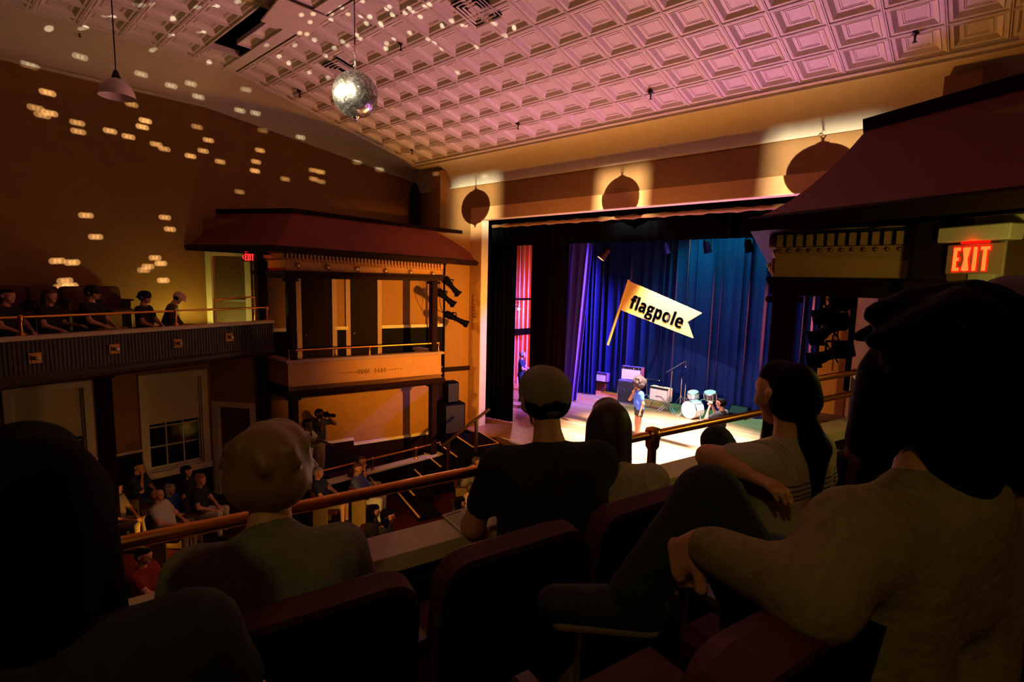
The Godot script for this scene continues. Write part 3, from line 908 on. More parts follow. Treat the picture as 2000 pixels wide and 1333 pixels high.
func balcony(s: int) -> void:
	var side := "left" if s > 0 else "right"
	var zs := [3.5, 0.0, -5.22]
	var path := []
	for z in zs: path.append(mir(Vector3(rail_x(z) + 0.235, 0, z), s))     # outer edge of the cap
	var root := structure("balcony_" + side, "%s balcony with flat cap, brass rail and %s" % [side, "dark beadboard front" if s > 0 else "seat rows in front of the camera"], "balcony", path[1])
	var fl := s < 0
	var sw := func(prof: Array) -> MB:
		var m := MB.new()
		var pr := []
		for q in prof: pr.append(Vector2(q.x * (-1 if fl else 1), q.y))
		m.solid(path, pr, fl)
		return m
	part(root, "cap", sw.call([Vector2(0, 4.19), Vector2(0.006, 4.235), Vector2(-0.01, 4.25), Vector2(-0.19, 4.25), Vector2(-0.2, 4.19)]), M.cap_paint)
	part(root, "front_panel", sw.call([Vector2(-0.05, 3.62), Vector2(-0.05, 4.19), Vector2(-0.15, 4.19), Vector2(-0.15, 3.62)]), M.plum_wood)
	part(root, "bottom_moulding", sw.call([Vector2(-0.03, 3.5), Vector2(0.0, 3.56), Vector2(0.01, 3.62), Vector2(-0.03, 3.66), Vector2(-0.16, 3.66), Vector2(-0.16, 3.5)]), M.plum_wood)
	part(root, "floor_slab", sw.call([Vector2(-0.14, 3.45), Vector2(-0.14, Y1), Vector2(-1.25, Y1), Vector2(-1.25, 3.9), Vector2(-2.6, 3.9), Vector2(-2.6, 3.45)]), M.carpet)
	if s > 0:
		var bd := MB.new()
		for i in 96:
			var t := (i + 0.5) / 96.0
			var p: Vector3 = path[1].lerp(path[2], t)
			var tv: Vector3 = (path[2] - path[1]).normalized()
			var o := tv.cross(Vector3.UP)
			bd.box(p - o * 0.045 + Vector3(0, 3.92, 0), Vector3(0.036, 0.5, 0.022), Basis(tv, Vector3.UP, -o))
		stuff(part(root, "beadboard", bd, M.plum_wood))
	# brass rail
	var rp := []
	for z in zs: rp.append(mir(Vector3(rail_x(z), 4.53, z), s))
	var m := MB.new()
	m.tube(rp, 0.021, 10)
	var hr := part(root, "handrail", m, M.brass)
	for z in ([-0.95, -3.2, -5.15] if s > 0 else [0.0, -2.38, -4.6]):
		var p := mir(Vector3(rail_x(z), 4.53, z), s)
		m = MB.new()
		m.lathe([Vector2(0.065, -0.28), Vector2(0.06, -0.255), Vector2(0.028, -0.235), Vector2(0.024, -0.2), Vector2(0.022, -0.08), Vector2(0.034, -0.06), Vector2(0.036, -0.03), Vector2(0.042, 0.0), Vector2(0.036, 0.03), Vector2(0.001, 0.042)], 12, Transform3D(Basis(), p))
		part(hr, "stanchion", m, M.brass)
	# guard loop at the stage end
	m = MB.new()
	if s > 0:
		var a := pp(418, 586, rp[0], -14.6); var b := pp(497, 580, rp[0], -14.6)
		m.tube([Vector3(a.x, 4.25, a.z), a, b, Vector3(b.x, 4.25, b.z)], 0.02, 8)
	else:
		var a := pp(1586, 742, rp[1], 14.6); var b := pp(1712, 720, rp[1], 14.6)
		m.tube([Vector3(a.x, 4.25, a.z), a, b, Vector3(b.x, 4.25, b.z)], 0.024, 8)
	part(root, "guard_loop", m, M.brass)


func windows_doors() -> void:
	# two tall sash windows in the left wall, blinds half down
	for k in 2:
		var z0: float = [-0.81, -2.92][k]; var z1: float = [-2.13, -4.27][k]
		var lab: String = ["tall sash window with half lowered cream blind left of the balcony column", "tall sash window with half lowered cream blind right of the balcony column"][k]
		var w := structure("window_%d" % (k + 1), lab, "window", Vector3(XL, 0.7, (z0 + z1) / 2))
		var zm := (z0 + z1) / 2; var wd := absf(z1 - z0)
		var m := MB.new()
		for e in [z0 - 0.07, z1 + 0.07]: m.bbox(Vector3(XL + 0.03, 1.9, e), Vector3(0.06, 2.3, 0.14), 0.012)
		m.bbox(Vector3(XL + 0.03, 2.99, zm), Vector3(0.07, 0.14, wd), 0.012)
		part(w, "casing", m, M.cream)
		m = MB.new()
		m.bbox(Vector3(XL + 0.05, 0.78, zm), Vector3(0.12, 0.14, wd + 0.04), 0.012)
		part(w, "sill", m, M.cream)
		m = MB.new()
		for e in [z0 - 0.15, z1 + 0.15]: m.box(Vector3(XL - 0.09, 1.91, e), Vector3(0.18, 2.14, 0.03))
		m.box(Vector3(XL - 0.09, 2.96, zm), Vector3(0.18, 0.03, wd - 0.3)); m.box(Vector3(XL - 0.09, 0.86, zm), Vector3(0.18, 0.03, wd - 0.3))
		part(w, "jamb", m, M.cream)
		var yb := 1.92
		m = MB.new()
		m.box(Vector3(XL - 0.06, (yb + 2.95) / 2, zm), Vector3(0.006, 2.95 - yb, wd - 0.33)); m.tube([Vector3(XL - 0.06, yb, zm - wd / 2 + 0.17), Vector3(XL - 0.06, yb, zm + wd / 2 - 0.17)], 0.014, 6)
		part(w, "roller_blind", m, M.blind)
		m = MB.new()
		for i in 4:
			var zz := z0 - 0.165 - (wd - 0.33) * i / 3.0
			m.box(Vector3(XL - 0.11, 1.91, zz), Vector3(0.035, 2.1, 0.05 if i == 0 or i == 3 else 0.026))
		for y in [0.9, 1.38, 1.83, 2.3, 2.93]: m.box(Vector3(XL - 0.11, y, zm), Vector3(0.035, 0.06 if y < 1 else 0.028, wd - 0.33))
		part(w, "sash", m, M.cream)
		for i in 3:
			for j in 2:
				m = MB.new()
				m.box(Vector3(XL - 0.115, [1.15, 1.6][j], z0 - 0.165 - (wd - 0.33) * (i + 0.5) / 3.0), Vector3(0.005, 0.44, (wd - 0.33) / 3.0 - 0.02))
				part(w, "pane", m, M.night_glass)
		m = MB.new()
		m.box(Vector3(XL - 0.29, 1.9, zm), Vector3(0.02, 2.3, wd))
		part(w, "shutter", m, M.black)
	# doors inside the boxes
	var n := 5
	for s in [1, -1]:
		var A := Vector3(-12.3, 0, -5.12); var B := Vector3(-10.9, 0, ZP)
		var d := (B - A).normalized()
		for g in [[0.8, 1.62], [1.95, 2.75]]:
			var dr := structure("door_%d" % n, "dark door with lilac-white casing at the back of the %s opera box, %s" % ["left" if s > 0 else "right", "nearer the audience" if g[0] < 1.0 else "nearer the stage"], "door", mir(A + d * (g[0] + 0.4) + Vector3(0, 2.85, 0), s))
			n += 1
			var m := MB.new()
			for e in [g[0], g[1]]: wallseg(m, A + d * (e - 0.055), A + d * (e + 0.055), 2.85, 5.24, -0.04, s)
			part(dr, "casing", m, M.lilac_trim)
			m = MB.new()
			wallseg(m, A + d * (g[0] + 0.06), A + d * (g[1] - 0.06), 2.85, 5.24, -0.015, s)
			part(dr, "door_leaf", m, M.door_dark)
			m = MB.new()
			m.ball(mir(A + d * (g[0] + 0.14) + Vector3(0, 3.85, 0) + d.cross(Vector3.UP) * 0.05, s), Vector3.ONE * 0.03, 8)
			part(dr, "knob", m, M.brass)

func drape(a0: Vector3, b0: Vector3, a1: Vector3, b1: Vector3, pleats: float, amp: float, sd: int, back := false) -> MB:
	# cloth hanging from a1-b1 down to a0-b0 in uneven pleats
	var r := RandomNumberGenerator.new()
	r.seed = sd
	var m := MB.new()
	var nc := int(pleats * 12) + 1
	var off := []
	var ph := 0.0
	for i in nc:
		ph += TAU * pleats / (nc - 1) * (1.0 + 0.45 * sin(i * 0.21 + sd) + 0.25 * sin(i * 0.083 + sd * 2.0))
		off.append([ph, 0.65 + 0.35 * sin(i * 0.13 + sd * 3.1)])
	var rows := []
	for j in 9:
		var t := j / 8.0
		var row := []
		var a := a1.lerp(a0, t); var b := b1.lerp(b0, t)
		var d := Vector3(b.x - a.x, 0, b.z - a.z).normalized()
		var nrm := d.cross(Vector3.UP)
		for i in nc:
			var w: float = sin(off[i][0] + 0.25 * sin(t * 3.0 + i * 0.05))
			w = signf(w) * pow(absf(w), 0.8)
			row.append(a.lerp(b, float(i) / (nc - 1)) + nrm * (w * amp * off[i][1] * (0.75 + 0.35 * t)) + d * (cos(off[i][0]) * amp * 0.3))
		rows.append(row)
	m.grid(rows, false, back)
	return m

func stage_house() -> void:
	var fl := structure("stage_floor", "worn brown plank stage floor, brightly lit in the middle", "floor", Vector3(CX, YS, -14))
	# planks run across the stage
	var z := -9.9
	var i := 0
	var mats := []
	for k in 4:
		mats.append(noisy("plank_%d" % k, Color(0.56, 0.38, 0.22).lightened(0.05 * k), Color(0.7, 0.5, 0.32).lightened(0.04 * k), 0.02, Vector3(0.5, 3, 5), 0.38))
	var shared := {}
	while z > -18.4:
		var x := -14.4 - rng.randf() * 2.0
		while x < 2.0:
			var ln := 4.5 if z > -16.5 else 6.0
			var key := "%.1f" % ln
			if not shared.has(key):
				var mb := MB.new()
				mb.bbox(Vector3.ZERO, Vector3(ln - 0.006, 0.04, 0.135), 0.004)
				shared[key] = mb.mesh()
			var mi := part(fl, "plank", shared[key], mats[rng.randi() % 4])
			mi.position = Vector3(x + ln / 2, YS - 0.02, z - 0.07) - fl.position
			x += ln
			i += 1
		z -= 0.14
	var m := MB.new()
	m.box(Vector3(CX, YS - 0.14, -14.2), Vector3(17, 0.18, 8.7))
	part(fl, "subfloor", m, M.black)
	m = MB.new()
	m.box(Vector3(CX, 0.5, -9.86), Vector3(6.0, 1.0, 0.06)); m.box(Vector3(CX, 1.07, -9.86), Vector3(6.2, 0.1, 0.1))
	part(fl, "apron_front", m, M.apron_wood)
	m = MB.new()
	for q in [[-9.25, -10.0, -6.5, -10.03], [-9.3, -11.75, -8.4, -11.9], [-6.4, -14.2, -3.4, -14.25]]:
		m.beam(Vector3(q[0], YS + 0.002, q[1]), Vector3(q[2], YS + 0.002, q[3]), 0.04, 0.004)
	part(fl, "marking_tape", m, M.white_tape)
	# walls round the stage
	m = MB.new()
	m.box(Vector3(CX, 5, -18.7), Vector3(17, 11, 0.2)); m.box(Vector3(2.0, 5, -14.5), Vector3(0.2, 11, 8.4))
	m.box(Vector3(CX, 10.2, -14.5), Vector3(17, 0.2, 8.4))
	part(structure("wall_stage", "black walls round the stage house", "wall"), "masonry", m, M.black)
	m = MB.new()
	m.box(Vector3(-14.4, 5, -14.5), Vector3(0.2, 11, 8.4))
	part(structure("wall_stage_left", "brick coloured side wall of the wings behind the rope lines", "wall"), "masonry", m, M.wing_wall)

func stage_curtains() -> void:
	var yt := 8.2
	var mk := func(called: String, label: String, mb: MB, mt: Material, at: Vector3) -> void:
		single(called, mb, mt, label, "curtain", at)
	# front border
	var bl := pz(960, 481, -11.0); var br := pz(1510, 464, -11.0)
	var yb := (bl.y + br.y) / 2
	var a := Vector3(-10.9, 0, -11.0); var b := Vector3(-1.6, 0, -11.0)
	mk.call("stage_border", "wide black pleated border curtain hanging across the top of the stage", drape(a + Vector3(0, yb, 0), b + Vector3(0, yb, 0), a + Vector3(0, 7.1, 0), b + Vector3(0, 7.1, 0), 26, 0.05, 3), M.velvet_black, Vector3(CX, yb, -11.0))
	var m := MB.new()
	m.tube([Vector3(-10.9, yb + 0.02, -11.0), Vector3(-1.6, yb + 0.02, -11.0)], 0.02, 6)
	# tan roll of cloth under the arch
	m = MB.new()
	var rows := []
	for i in 60:
		var x := lerpf(-10.44, -2.1, i / 59.0)
		var row := []
		for j in 9:
			var an := TAU * j / 8.0
			var rr := 0.05 + 0.012 * sin(i * 2.3) + 0.008 * sin(i * 5.1)
			row.append(Vector3(x, 6.74 + rr * sin(an) * 0.9, -10.72 + rr * cos(an)))
		rows.append(row)
	m.grid(rows)
	single("rolled_drape", m, M.tan_cloth, "rolled tan cloth strip tied along the top of the stage arch", "curtain", Vector3(CX, 6.74, -10.72))
	# side legs, left
	mk.call("side_curtain", "black side curtain next to the left proscenium edge with violet lit rim", drape(Vector3(-11.2, YS + 0.02, -11.1), Vector3(-10.02, YS + 0.02, -11.3), Vector3(-11.2, yt, -11.1), Vector3(-10.02, yt, -11.3), 7, 0.05, 11), M.velvet_black, Vector3(-10.6, YS, -11.2))
	var c0 := pz(1032, 800, -13.2).x; var c1 := pz(1096, 800, -13.2).x
	mk.call("side_curtain", "dark maroon black side curtain right of the gap to the wings", drape(Vector3(c0, YS + 0.02, -13.2), Vector3(c1, YS + 0.02, -13.25), Vector3(c0 - 0.05, yt, -13.2), Vector3(c1 + 0.05, yt, -13.25), 5, 0.07, 5), M.velvet_brown, Vector3(c0, YS, -13.2))
	var d0 := pz(1075, 785, -14.9).x; var d1 := pz(1122, 785, -14.9).x
	var e0 := pz(1084, 480, -14.9).x; var e1 := pz(1146, 480, -14.9).x
	mk.call("side_curtain", "violet lit side curtain with its hem swept to the left", drape(Vector3(d0, YS + 0.02, -14.9), Vector3(d1, YS + 0.02, -14.95), Vector3(e0, yt, -14.9), Vector3(e1 + 0.3, yt, -14.95), 5, 0.09, 8), M.velvet_violet, Vector3(d0, YS, -14.9))
	var g0 := pz(1112, 770, -16.2).x; var g1 := pz(1160, 770, -16.2).x
	mk.call("side_curtain", "deep blue side curtain hanging just before the back curtain", drape(Vector3(g0, YS + 0.02, -16.2), Vector3(g1, YS + 0.02, -16.3), Vector3(g0, yt, -16.2), Vector3(g1, yt, -16.3), 6, 0.06, 21), M.velvet_blue, Vector3(g0, YS, -16.2))
	# right legs
	mk.call("side_curtain", "black side curtain at the right edge of the stage opening", drape(Vector3(-2.35, YS + 0.02, -11.2), Vector3(-1.2, YS + 0.02, -11.2), Vector3(-2.35, yt, -11.2), Vector3(-1.2, yt, -11.2), 7, 0.05, 31), M.velvet_black, Vector3(-1.8, YS, -11.2))
	# back curtain
	mk.call("back_curtain", "full width deep blue pleated curtain at the back of the stage", drape(Vector3(-12.2, YS + 0.02, -17.3), Vector3(-0.4, YS + 0.02, -17.3), Vector3(-12.2, yt, -17.3), Vector3(-0.4, yt, -17.3), 34, 0.13, 17), M.velvet_blue, Vector3(CX, YS, -17.3))


# ---------- bodies: tapered limbs joined by a smooth minimum, meshed as surface nets ----------
func sdf(mb: MB, bones: Array, cell: float, k: float) -> void:
	if bones.is_empty(): return
	var lo := Vector3.INF; var hi := -Vector3.INF
	for q in bones:
		var r: float = maxf(q[2], q[3])
		for e in 2:
			lo = lo.min(q[e] - Vector3.ONE * r); hi = hi.max(q[e] + Vector3.ONE * r)
	lo -= Vector3.ONE * cell * 2.5; hi += Vector3.ONE * cell * 2.5
	var nx := int((hi.x - lo.x) / cell) + 1; var ny := int((hi.y - lo.y) / cell) + 1; var nz := int((hi.z - lo.z) / cell) + 1
	var nxy := nx * ny
	var g := PackedFloat32Array()
	g.resize(nxy * nz); g.fill(1.0)
	var i4k := 0.25 / k
	for q in bones:
		var a: Vector3 = q[0]; var b: Vector3 = q[1]; var ra: float = q[2]; var rb: float = q[3]
		var ba := b - a
		var inv := 1.0 / maxf(ba.length_squared(), 1e-9)
		var m := maxf(ra, rb) + k + cell
		var p0 := ((a.min(b) - Vector3.ONE * m - lo) / cell).max(Vector3.ZERO); var p1 := (a.max(b) + Vector3.ONE * m - lo) / cell
		var i0 := int(p0.x); var i1 := mini(int(p1.x) + 1, nx - 1)
		var j0 := int(p0.y); var j1 := mini(int(p1.y) + 1, ny - 1)
		var k0 := int(p0.z); var k1 := mini(int(p1.z) + 1, nz - 1)
		for kk in range(k0, k1 + 1):
			for j in range(j0, j1 + 1):
				var id := i0 + j * nx + kk * nxy
				var p := lo + Vector3(i0, j, kk) * cell - a
				for i in range(i0, i1 + 1):
					var h := clampf(p.dot(ba) * inv, 0.0, 1.0)
					var d := (p - ba * h).length() - ra - (rb - ra) * h
					var o := g[id]
					var e := k - absf(o - d)
					g[id] = (minf(o, d) - e * e * i4k) if e > 0.0 else minf(o, d)
					id += 1
					p.x += cell
	var sums := PackedVector3Array(); var cnt := PackedInt32Array(); var at := {}
	var quads := PackedInt32Array()
	var steps := [1, nx, nxy]
	var ax := [Vector3(cell, 0, 0), Vector3(0, cell, 0), Vector3(0, 0, cell)]
	for kk in range(1, nz - 1):
		for j in range(1, ny - 1):
			var id := 1 + j * nx + kk * nxy
			for i in range(1, nx - 1):
				var o := g[id]
				if o < 0.9:
					for s in 3:
						var o2 := g[id + steps[s]]
						if (o < 0.0) != (o2 < 0.0):
							var p: Vector3 = lo + Vector3(i, j, kk) * cell + ax[s] * (o / (o - o2))
							var u: int = steps[(s + 1) % 3]; var w: int = steps[(s + 2) % 3]
							var cs := [id - u - w, id - w, id, id - u]
							var vi := []
							for c in cs:
								var t: int = at.get(c, -1)
								if t < 0:
									t = sums.size(); at[c] = t
									sums.append(p); cnt.append(1)
								else:
									sums[t] += p; cnt[t] += 1
								vi.append(t)
							if o < 0.0: quads.append_array([vi[0], vi[1], vi[2], vi[3]])
							else: quads.append_array([vi[0], vi[3], vi[2], vi[1]])
				id += 1
	var base := mb.v.size()
	var nm := PackedVector3Array()
	nm.resize(sums.size())
	for i in sums.size(): sums[i] /= cnt[i]
	for i in range(0, quads.size(), 4):
		var n := (sums[quads[i + 2]] - sums[quads[i]]).cross(sums[quads[i + 3]] - sums[quads[i + 1]])
		for e in 4: nm[quads[i + e]] += n
		mb.idx.append_array([base + quads[i], base + quads[i + 2], base + quads[i + 1], base + quads[i], base + quads[i + 3], base + quads[i + 2]])
	for i in sums.size():
		mb.v.append(sums[i]); mb.n.append(nm[i].normalized()); mb.c.append(mb.col); mb.uv.append(Vector2.ZERO)

func hand_bones(w: Vector3, d: Vector3, nrm: Vector3, side: float, curl: float, s: float) -> Array:
	# w wrist, d along the hand, nrm where the palm looks, side +1 thumb to the right of d
	d = d.normalized()
	nrm = (nrm - d * nrm.dot(d)).normalized()
	var l := d.cross(nrm) * side
	var o := []
	for q in [-0.022, 0.0, 0.022]:
		o.append([w + d * 0.01 * s + l * q * 0.7 * s, w + d * 0.085 * s + l * q * s, 0.017 * s, 0.014 * s])
	var ln := [0.07, 0.08, 0.074, 0.056]
	for f in 4:
		var off := 0.031 - 0.0207 * f
		var a := w + d * (0.088 - 0.004 * absf(f - 1.2)) * s + l * off * s
		var dir := (d * cos(curl * 0.7) + nrm * sin(curl * 0.7) + l * off * 1.2).normalized()
		var b := a + dir * float(ln[f]) * 0.5 * s
		var dir2 := d * cos(curl * 1.7) + nrm * sin(curl * 1.7)
		o.append([a, b, 0.0095 * s, 0.0085 * s])
		o.append([b, b + dir2 * float(ln[f]) * 0.5 * s, 0.0085 * s, 0.0075 * s])
	var t0 := w + d * 0.025 * s + l * 0.026 * s
	var t1 := t0 + (l * 0.75 + d * 0.6 + nrm * 0.35).normalized() * 0.042 * s
	o.append([t0, t1, 0.014 * s, 0.0105 * s])
	o.append([t1, t1 + (d * 0.9 + l * 0.1 + nrm * (0.3 + curl * 0.5)).normalized() * 0.036 * s, 0.0105 * s, 0.0085 * s])
	return o

func person(o: Dictionary) -> Node3D:
	var s: float = o.get("s", 1.0)
	var yaw := deg_to_rad(o.get("yaw", 0.0)); var lean := deg_to_rad(o.get("lean", 0.0)); var tw := deg_to_rad(o.get("twist", 0.0))
	var tilt := deg_to_rad(o.get("tilt", 0.0))
	var Fw := Vector3(sin(yaw), 0, -cos(yaw)); var Rt := Vector3(cos(yaw), 0, sin(yaw)); var U := Vector3.UP
	var sit: bool = o.get("sit", true)
	var hip: Vector3 = o.hip
	# trunk frame
	var F2 := Fw.rotated(U, -tw); var R2 := Rt.rotated(U, -tw)
	var Ut := (U * cos(lean) + Fw * sin(lean)).rotated(Fw, tilt)
	var R3 := (R2 - Ut * R2.dot(Ut)).normalized(); var Ft := Ut.cross(R3)
	if Ft.dot(F2) < 0: Ft = -Ft
	var T := func(r: float, u: float, f: float) -> Vector3: return hip + (R3 * r + Ut * u + Ft * f) * s
	var wd: float = o.get("wide", 1.0)
	var neck: Vector3 = T.call(0.0, 0.53, 0.0)
	# head frame
	var hy := yaw + deg_to_rad(o.get("hyaw", 0.0)); var hp := deg_to_rad(o.get("hpitch", 0.0)); var hr := deg_to_rad(o.get("hroll", 0.0))
	var Hf := Vector3(sin(hy) * cos(hp), sin(hp), -cos(hy) * cos(hp))
	var Hr := Vector3(cos(hy), 0, sin(hy)).rotated(Hf, hr); var Hu := Hr.cross(Hf)
	var hc: Vector3 = neck + (Ut * 0.07 + Hu * 0.085 + Hf * 0.035) * s
	var hs: float = s * o.get("head", 1.0) * 0.93
	var H := func(r: float, u: float, f: float) -> Vector3: return hc + (Hr * r + Hu * u + Hf * f) * hs
	# limbs
	var sh := []; var el := []; var wr := []; var hj := []; var kn := []; var an := []; var toe := []
	for i in 2:
		var sg := -1.0 if i == 0 else 1.0
		var S: Vector3 = T.call(0.175 * sg * wd, 0.465, 0.0)
		sh.append(S)
		var arm = o.get("arm%d" % i, "lap")
		var E: Vector3; var W: Vector3
		if arm is Array:
			E = arm[0]; W = arm[1]
		else:
			match arm:
				"lap": E = T.call(0.25 * sg, 0.22, 0.1); W = T.call(0.09 * sg, 0.1, 0.32)
				"side": E = T.call(0.25 * sg, 0.2, -0.03); W = T.call(0.25 * sg, -0.03, 0.06)
				"knee": E = T.call(0.27 * sg, 0.25, 0.17); W = T.call(0.12 * sg, 0.1, 0.4)
				"chin": E = T.call(0.2 * sg, 0.24, 0.2); W = H.call(0.03 * sg, -0.16, 0.09)
				"fold": E = T.call(0.26 * sg, 0.23, 0.09); W = T.call(-0.05 * sg, 0.24, 0.24)
				"rest": E = T.call(0.3 * sg, 0.2, 0.02); W = T.call(0.27 * sg, 0.18, 0.27)
				"brow": E = T.call(0.28 * sg, 0.4, 0.26); W = H.call(0.08 * sg, -0.03, 0.14)
				"fists": E = T.call(0.25 * sg, 0.3, 0.2); W = H.call(0.055 * sg, -0.1, 0.24)
				"front": E = T.call(0.2 * sg, 0.24, 0.24); W = T.call(0.06 * sg, 0.22, 0.48)
		el.append(E); wr.append(W)
		var hj0: Vector3 = hip + Rt * 0.088 * sg * s
		hj.append(hj0)
		var K: Vector3; var A: Vector3
		if sit:
			K = hj0 + (Fw * 0.43 + Rt * 0.05 * sg + U * 0.03) * s
			A = K + (U * -0.43 + Fw * 0.0) * s
		else:
			K = hj0 + (U * -0.43 + Fw * 0.02) * s
			A = K + (U * -0.42 - Fw * 0.02) * s
		K = o.get("knee%d" % i, K); A = o.get("ankle%d" % i, A)
		kn.append(K); an.append(A)
		toe.append(o.get("toe%d" % i, A + (Fw * 0.16 + Rt * 0.03 * sg - U * 0.055) * s))
	# bones
	var fat: float = o.get("fat", 0.0)
	var trunk := []
	for sg in [-1.0, 1.0]:
		trunk.append([T.call(0.075 * sg * wd, 0.0, 0.0), T.call(0.085 * sg * wd, 0.2, 0.01), (0.105 + fat) * s, (0.095 + fat) * s])
		trunk.append([T.call(0.085 * sg * wd, 0.2, 0.01), T.call(0.1 * sg * wd, 0.4, 0.0), (0.095 + fat) * s, 0.09 * s])
		trunk.append([T.call(0.05 * sg, 0.46, -0.005), T.call(0.165 * sg * wd, 0.462, 0.0), 0.068 * s, 0.058 * s])
	if fat > 0.01: trunk.append([T.call(0.0, 0.08, 0.07), T.call(0.0, 0.2, 0.06), (0.1 + fat) * s, (0.1 + fat) * s])
	var neckb := [[T.call(0.0, 0.44, -0.01), neck, 0.07 * s, 0.052 * s], [neck, H.call(0.0, -0.05, -0.025), 0.053 * s, 0.055 * hs]]
	var uparm := []; var foarm := []; var thigh := []; var shin := []; var foot := []
	for i in 2:
		uparm.append([sh[i], el[i], 0.053 * s, 0.042 * s]); foarm.append([el[i], wr[i], 0.041 * s, 0.027 * s])
		thigh.append([hj[i], kn[i], 0.088 * s, 0.056 * s]); shin.append([kn[i], an[i], 0.054 * s, 0.036 * s])
		foot.append([an[i] - U * 0.03 * s - (toe[i] - an[i]).normalized() * 0.03 * s, toe[i], 0.037 * s, 0.03 * s])
	var root := thing("person", o.label, "person", Vector3(hip.x, o.get("floor", hip.y - 0.5), hip.z), o.get("group", ""))
	var c: float = o.get("cell", 0.03)
	var skin: Material = o.get("skin", M.skin)
	var mb := MB.new()
	sdf(mb, trunk + neckb + uparm + foarm + thigh + shin + foot, c, 0.035)
	# head with brow, nose, lips, chin and ears
	var hb := [[H.call(0, 0.03, -0.035), H.call(0, 0.032, 0.03), 0.086 * hs, 0.08 * hs],
		[H.call(0, 0.0, 0.035), H.call(0, -0.075, 0.048), 0.066 * hs, 0.042 * hs],
		[H.call(0, 0.005, 0.098), H.call(0, -0.028, 0.118), 0.011 * hs, 0.016 * hs],
		[H.call(-0.035, 0.03, 0.086), H.call(0.035, 0.03, 0.086), 0.018 * hs, 0.018 * hs],
		[H.call(-0.02, -0.055, 0.086), H.call(0.02, -0.055, 0.086), 0.012 * hs, 0.012 * hs],
		[H.call(0, -0.09, 0.068), H.call(0, -0.088, 0.075), 0.022 * hs, 0.02 * hs],
		[H.call(-0.05, -0.02, 0.055), H.call(0.05, -0.02, 0.055), 0.03 * hs, 0.03 * hs],
		[neck, H.call(0.0, -0.05, -0.025), 0.05 * s, 0.053 * hs]]
	for sg in [-1.0, 1.0]: hb.append([H.call(0.083 * sg, -0.02, -0.01), H.call(0.089 * sg, 0.02, -0.018), 0.012 * hs, 0.018 * hs])
	sdf(mb, hb, o.get("hcell", c * 0.42), 0.016)
	for i in 2:
		if o.get("hands", true):
			var d = o.get("hdir%d" % i, (wr[i] - el[i]).normalized())
			var nn = o.get("palm%d" % i, -U)
			sdf(mb, hand_bones(wr[i], d, nn, (-1.0 if i == 1 else 1.0), o.get("curl", 0.5), s), o.get("hcell", 0.012) * 0.8, 0.008)
	part(root, "body", mb, skin)
	# eyes
	for sg in [-1.0, 1.0]:
		mb = MB.new()
		mb.ball(H.call(0.03 * sg, 0.006, 0.089), Vector3.ONE * 0.0115 * hs, 6)
		part(root, "eye", mb, M.eye)
	# clothes
	var infl := func(list: Array, d: float) -> Array:
		var r := []
		for q in list: r.append([q[0], q[1], q[2] + d, q[3] + d])
		return r
	if o.has("shirt"):
		var sl: float = o.get("sleeve", 0.55)
		var cl: Array = infl.call(trunk, 0.012 * s)
		cl.append([T.call(0.0, 0.36, -0.01), T.call(0.0, 0.465, -0.012), 0.092 * s, 0.085 * s])
		for i in 2:
			if sl <= 1.0:
				cl.append([sh[i], sh[i].lerp(el[i], sl), 0.066 * s, lerpf(0.066, 0.058, sl) * s])
			else:
				cl.append([sh[i], el[i], 0.066 * s, 0.055 * s])
				cl.append([el[i], el[i].lerp(wr[i], sl - 1.0), 0.055 * s, 0.04 * s])
		if o.get("collar", false): cl.append([T.call(-0.01, 0.5, -0.02), T.call(0.01, 0.515, -0.02), 0.068 * s, 0.068 * s])
		if o.get("hem", 0.0) > 0.0:
			for sg in [-1.0, 1.0]: cl.append([T.call(0.09 * sg, 0.0, 0.0), hip + Rt * 0.1 * sg + U * -float(o.hem) * s, 0.115 * s, 0.14 * s])
		mb = MB.new()
		sdf(mb, cl, c, 0.04)
		part(root, "shirt", mb, o.shirt)
	if o.has("pants"):
		var pl: float = o.get("leg", 2.0)
		var cl := []
		cl.append([hip + Rt * 0.06 * s, hip - Rt * 0.06 * s, 0.125 * s, 0.125 * s])
		for i in 2:
			cl.append([hj[i], hj[i].lerp(kn[i], minf(pl, 1.0)), 0.1 * s, lerpf(0.1, 0.068, minf(pl, 1.0)) * s])
			if pl > 1.0: cl.append([kn[i], kn[i].lerp(an[i], pl - 1.0), 0.067 * s, 0.052 * s])
		mb = MB.new()
		sdf(mb, cl, c, 0.03)
		part(root, "trousers" if pl > 1.2 else "shorts", mb, o.pants)
	if o.has("shoes"):
		for q in infl.call(foot, 0.009):
			mb = MB.new()
			sdf(mb, [q], maxf(c * 0.6, 0.012), 0.015)
			var sho := part(root, "shoe", mb, o.shoes)
			if o.get("soles", false):
				mb = MB.new()
				var dn: Vector3 = (q[1] - q[0]).normalized().cross(Vector3(1, 0, -0.3)).normalized()
				if dn.y > 0: dn = -dn
				sdf(mb, [[q[0] + dn * 0.034, q[1] + dn * 0.03, 0.02, 0.018], [q[0] + dn * 0.034 + Vector3(0.02, 0, 0.01), q[1] + dn * 0.03 + Vector3(0.02, 0, 0.01), 0.02, 0.018]], 0.012, 0.015)
				part(sho, "sole", mb, M.sole)
	# hair and hats
	var hl := []
	var hk := 0.02
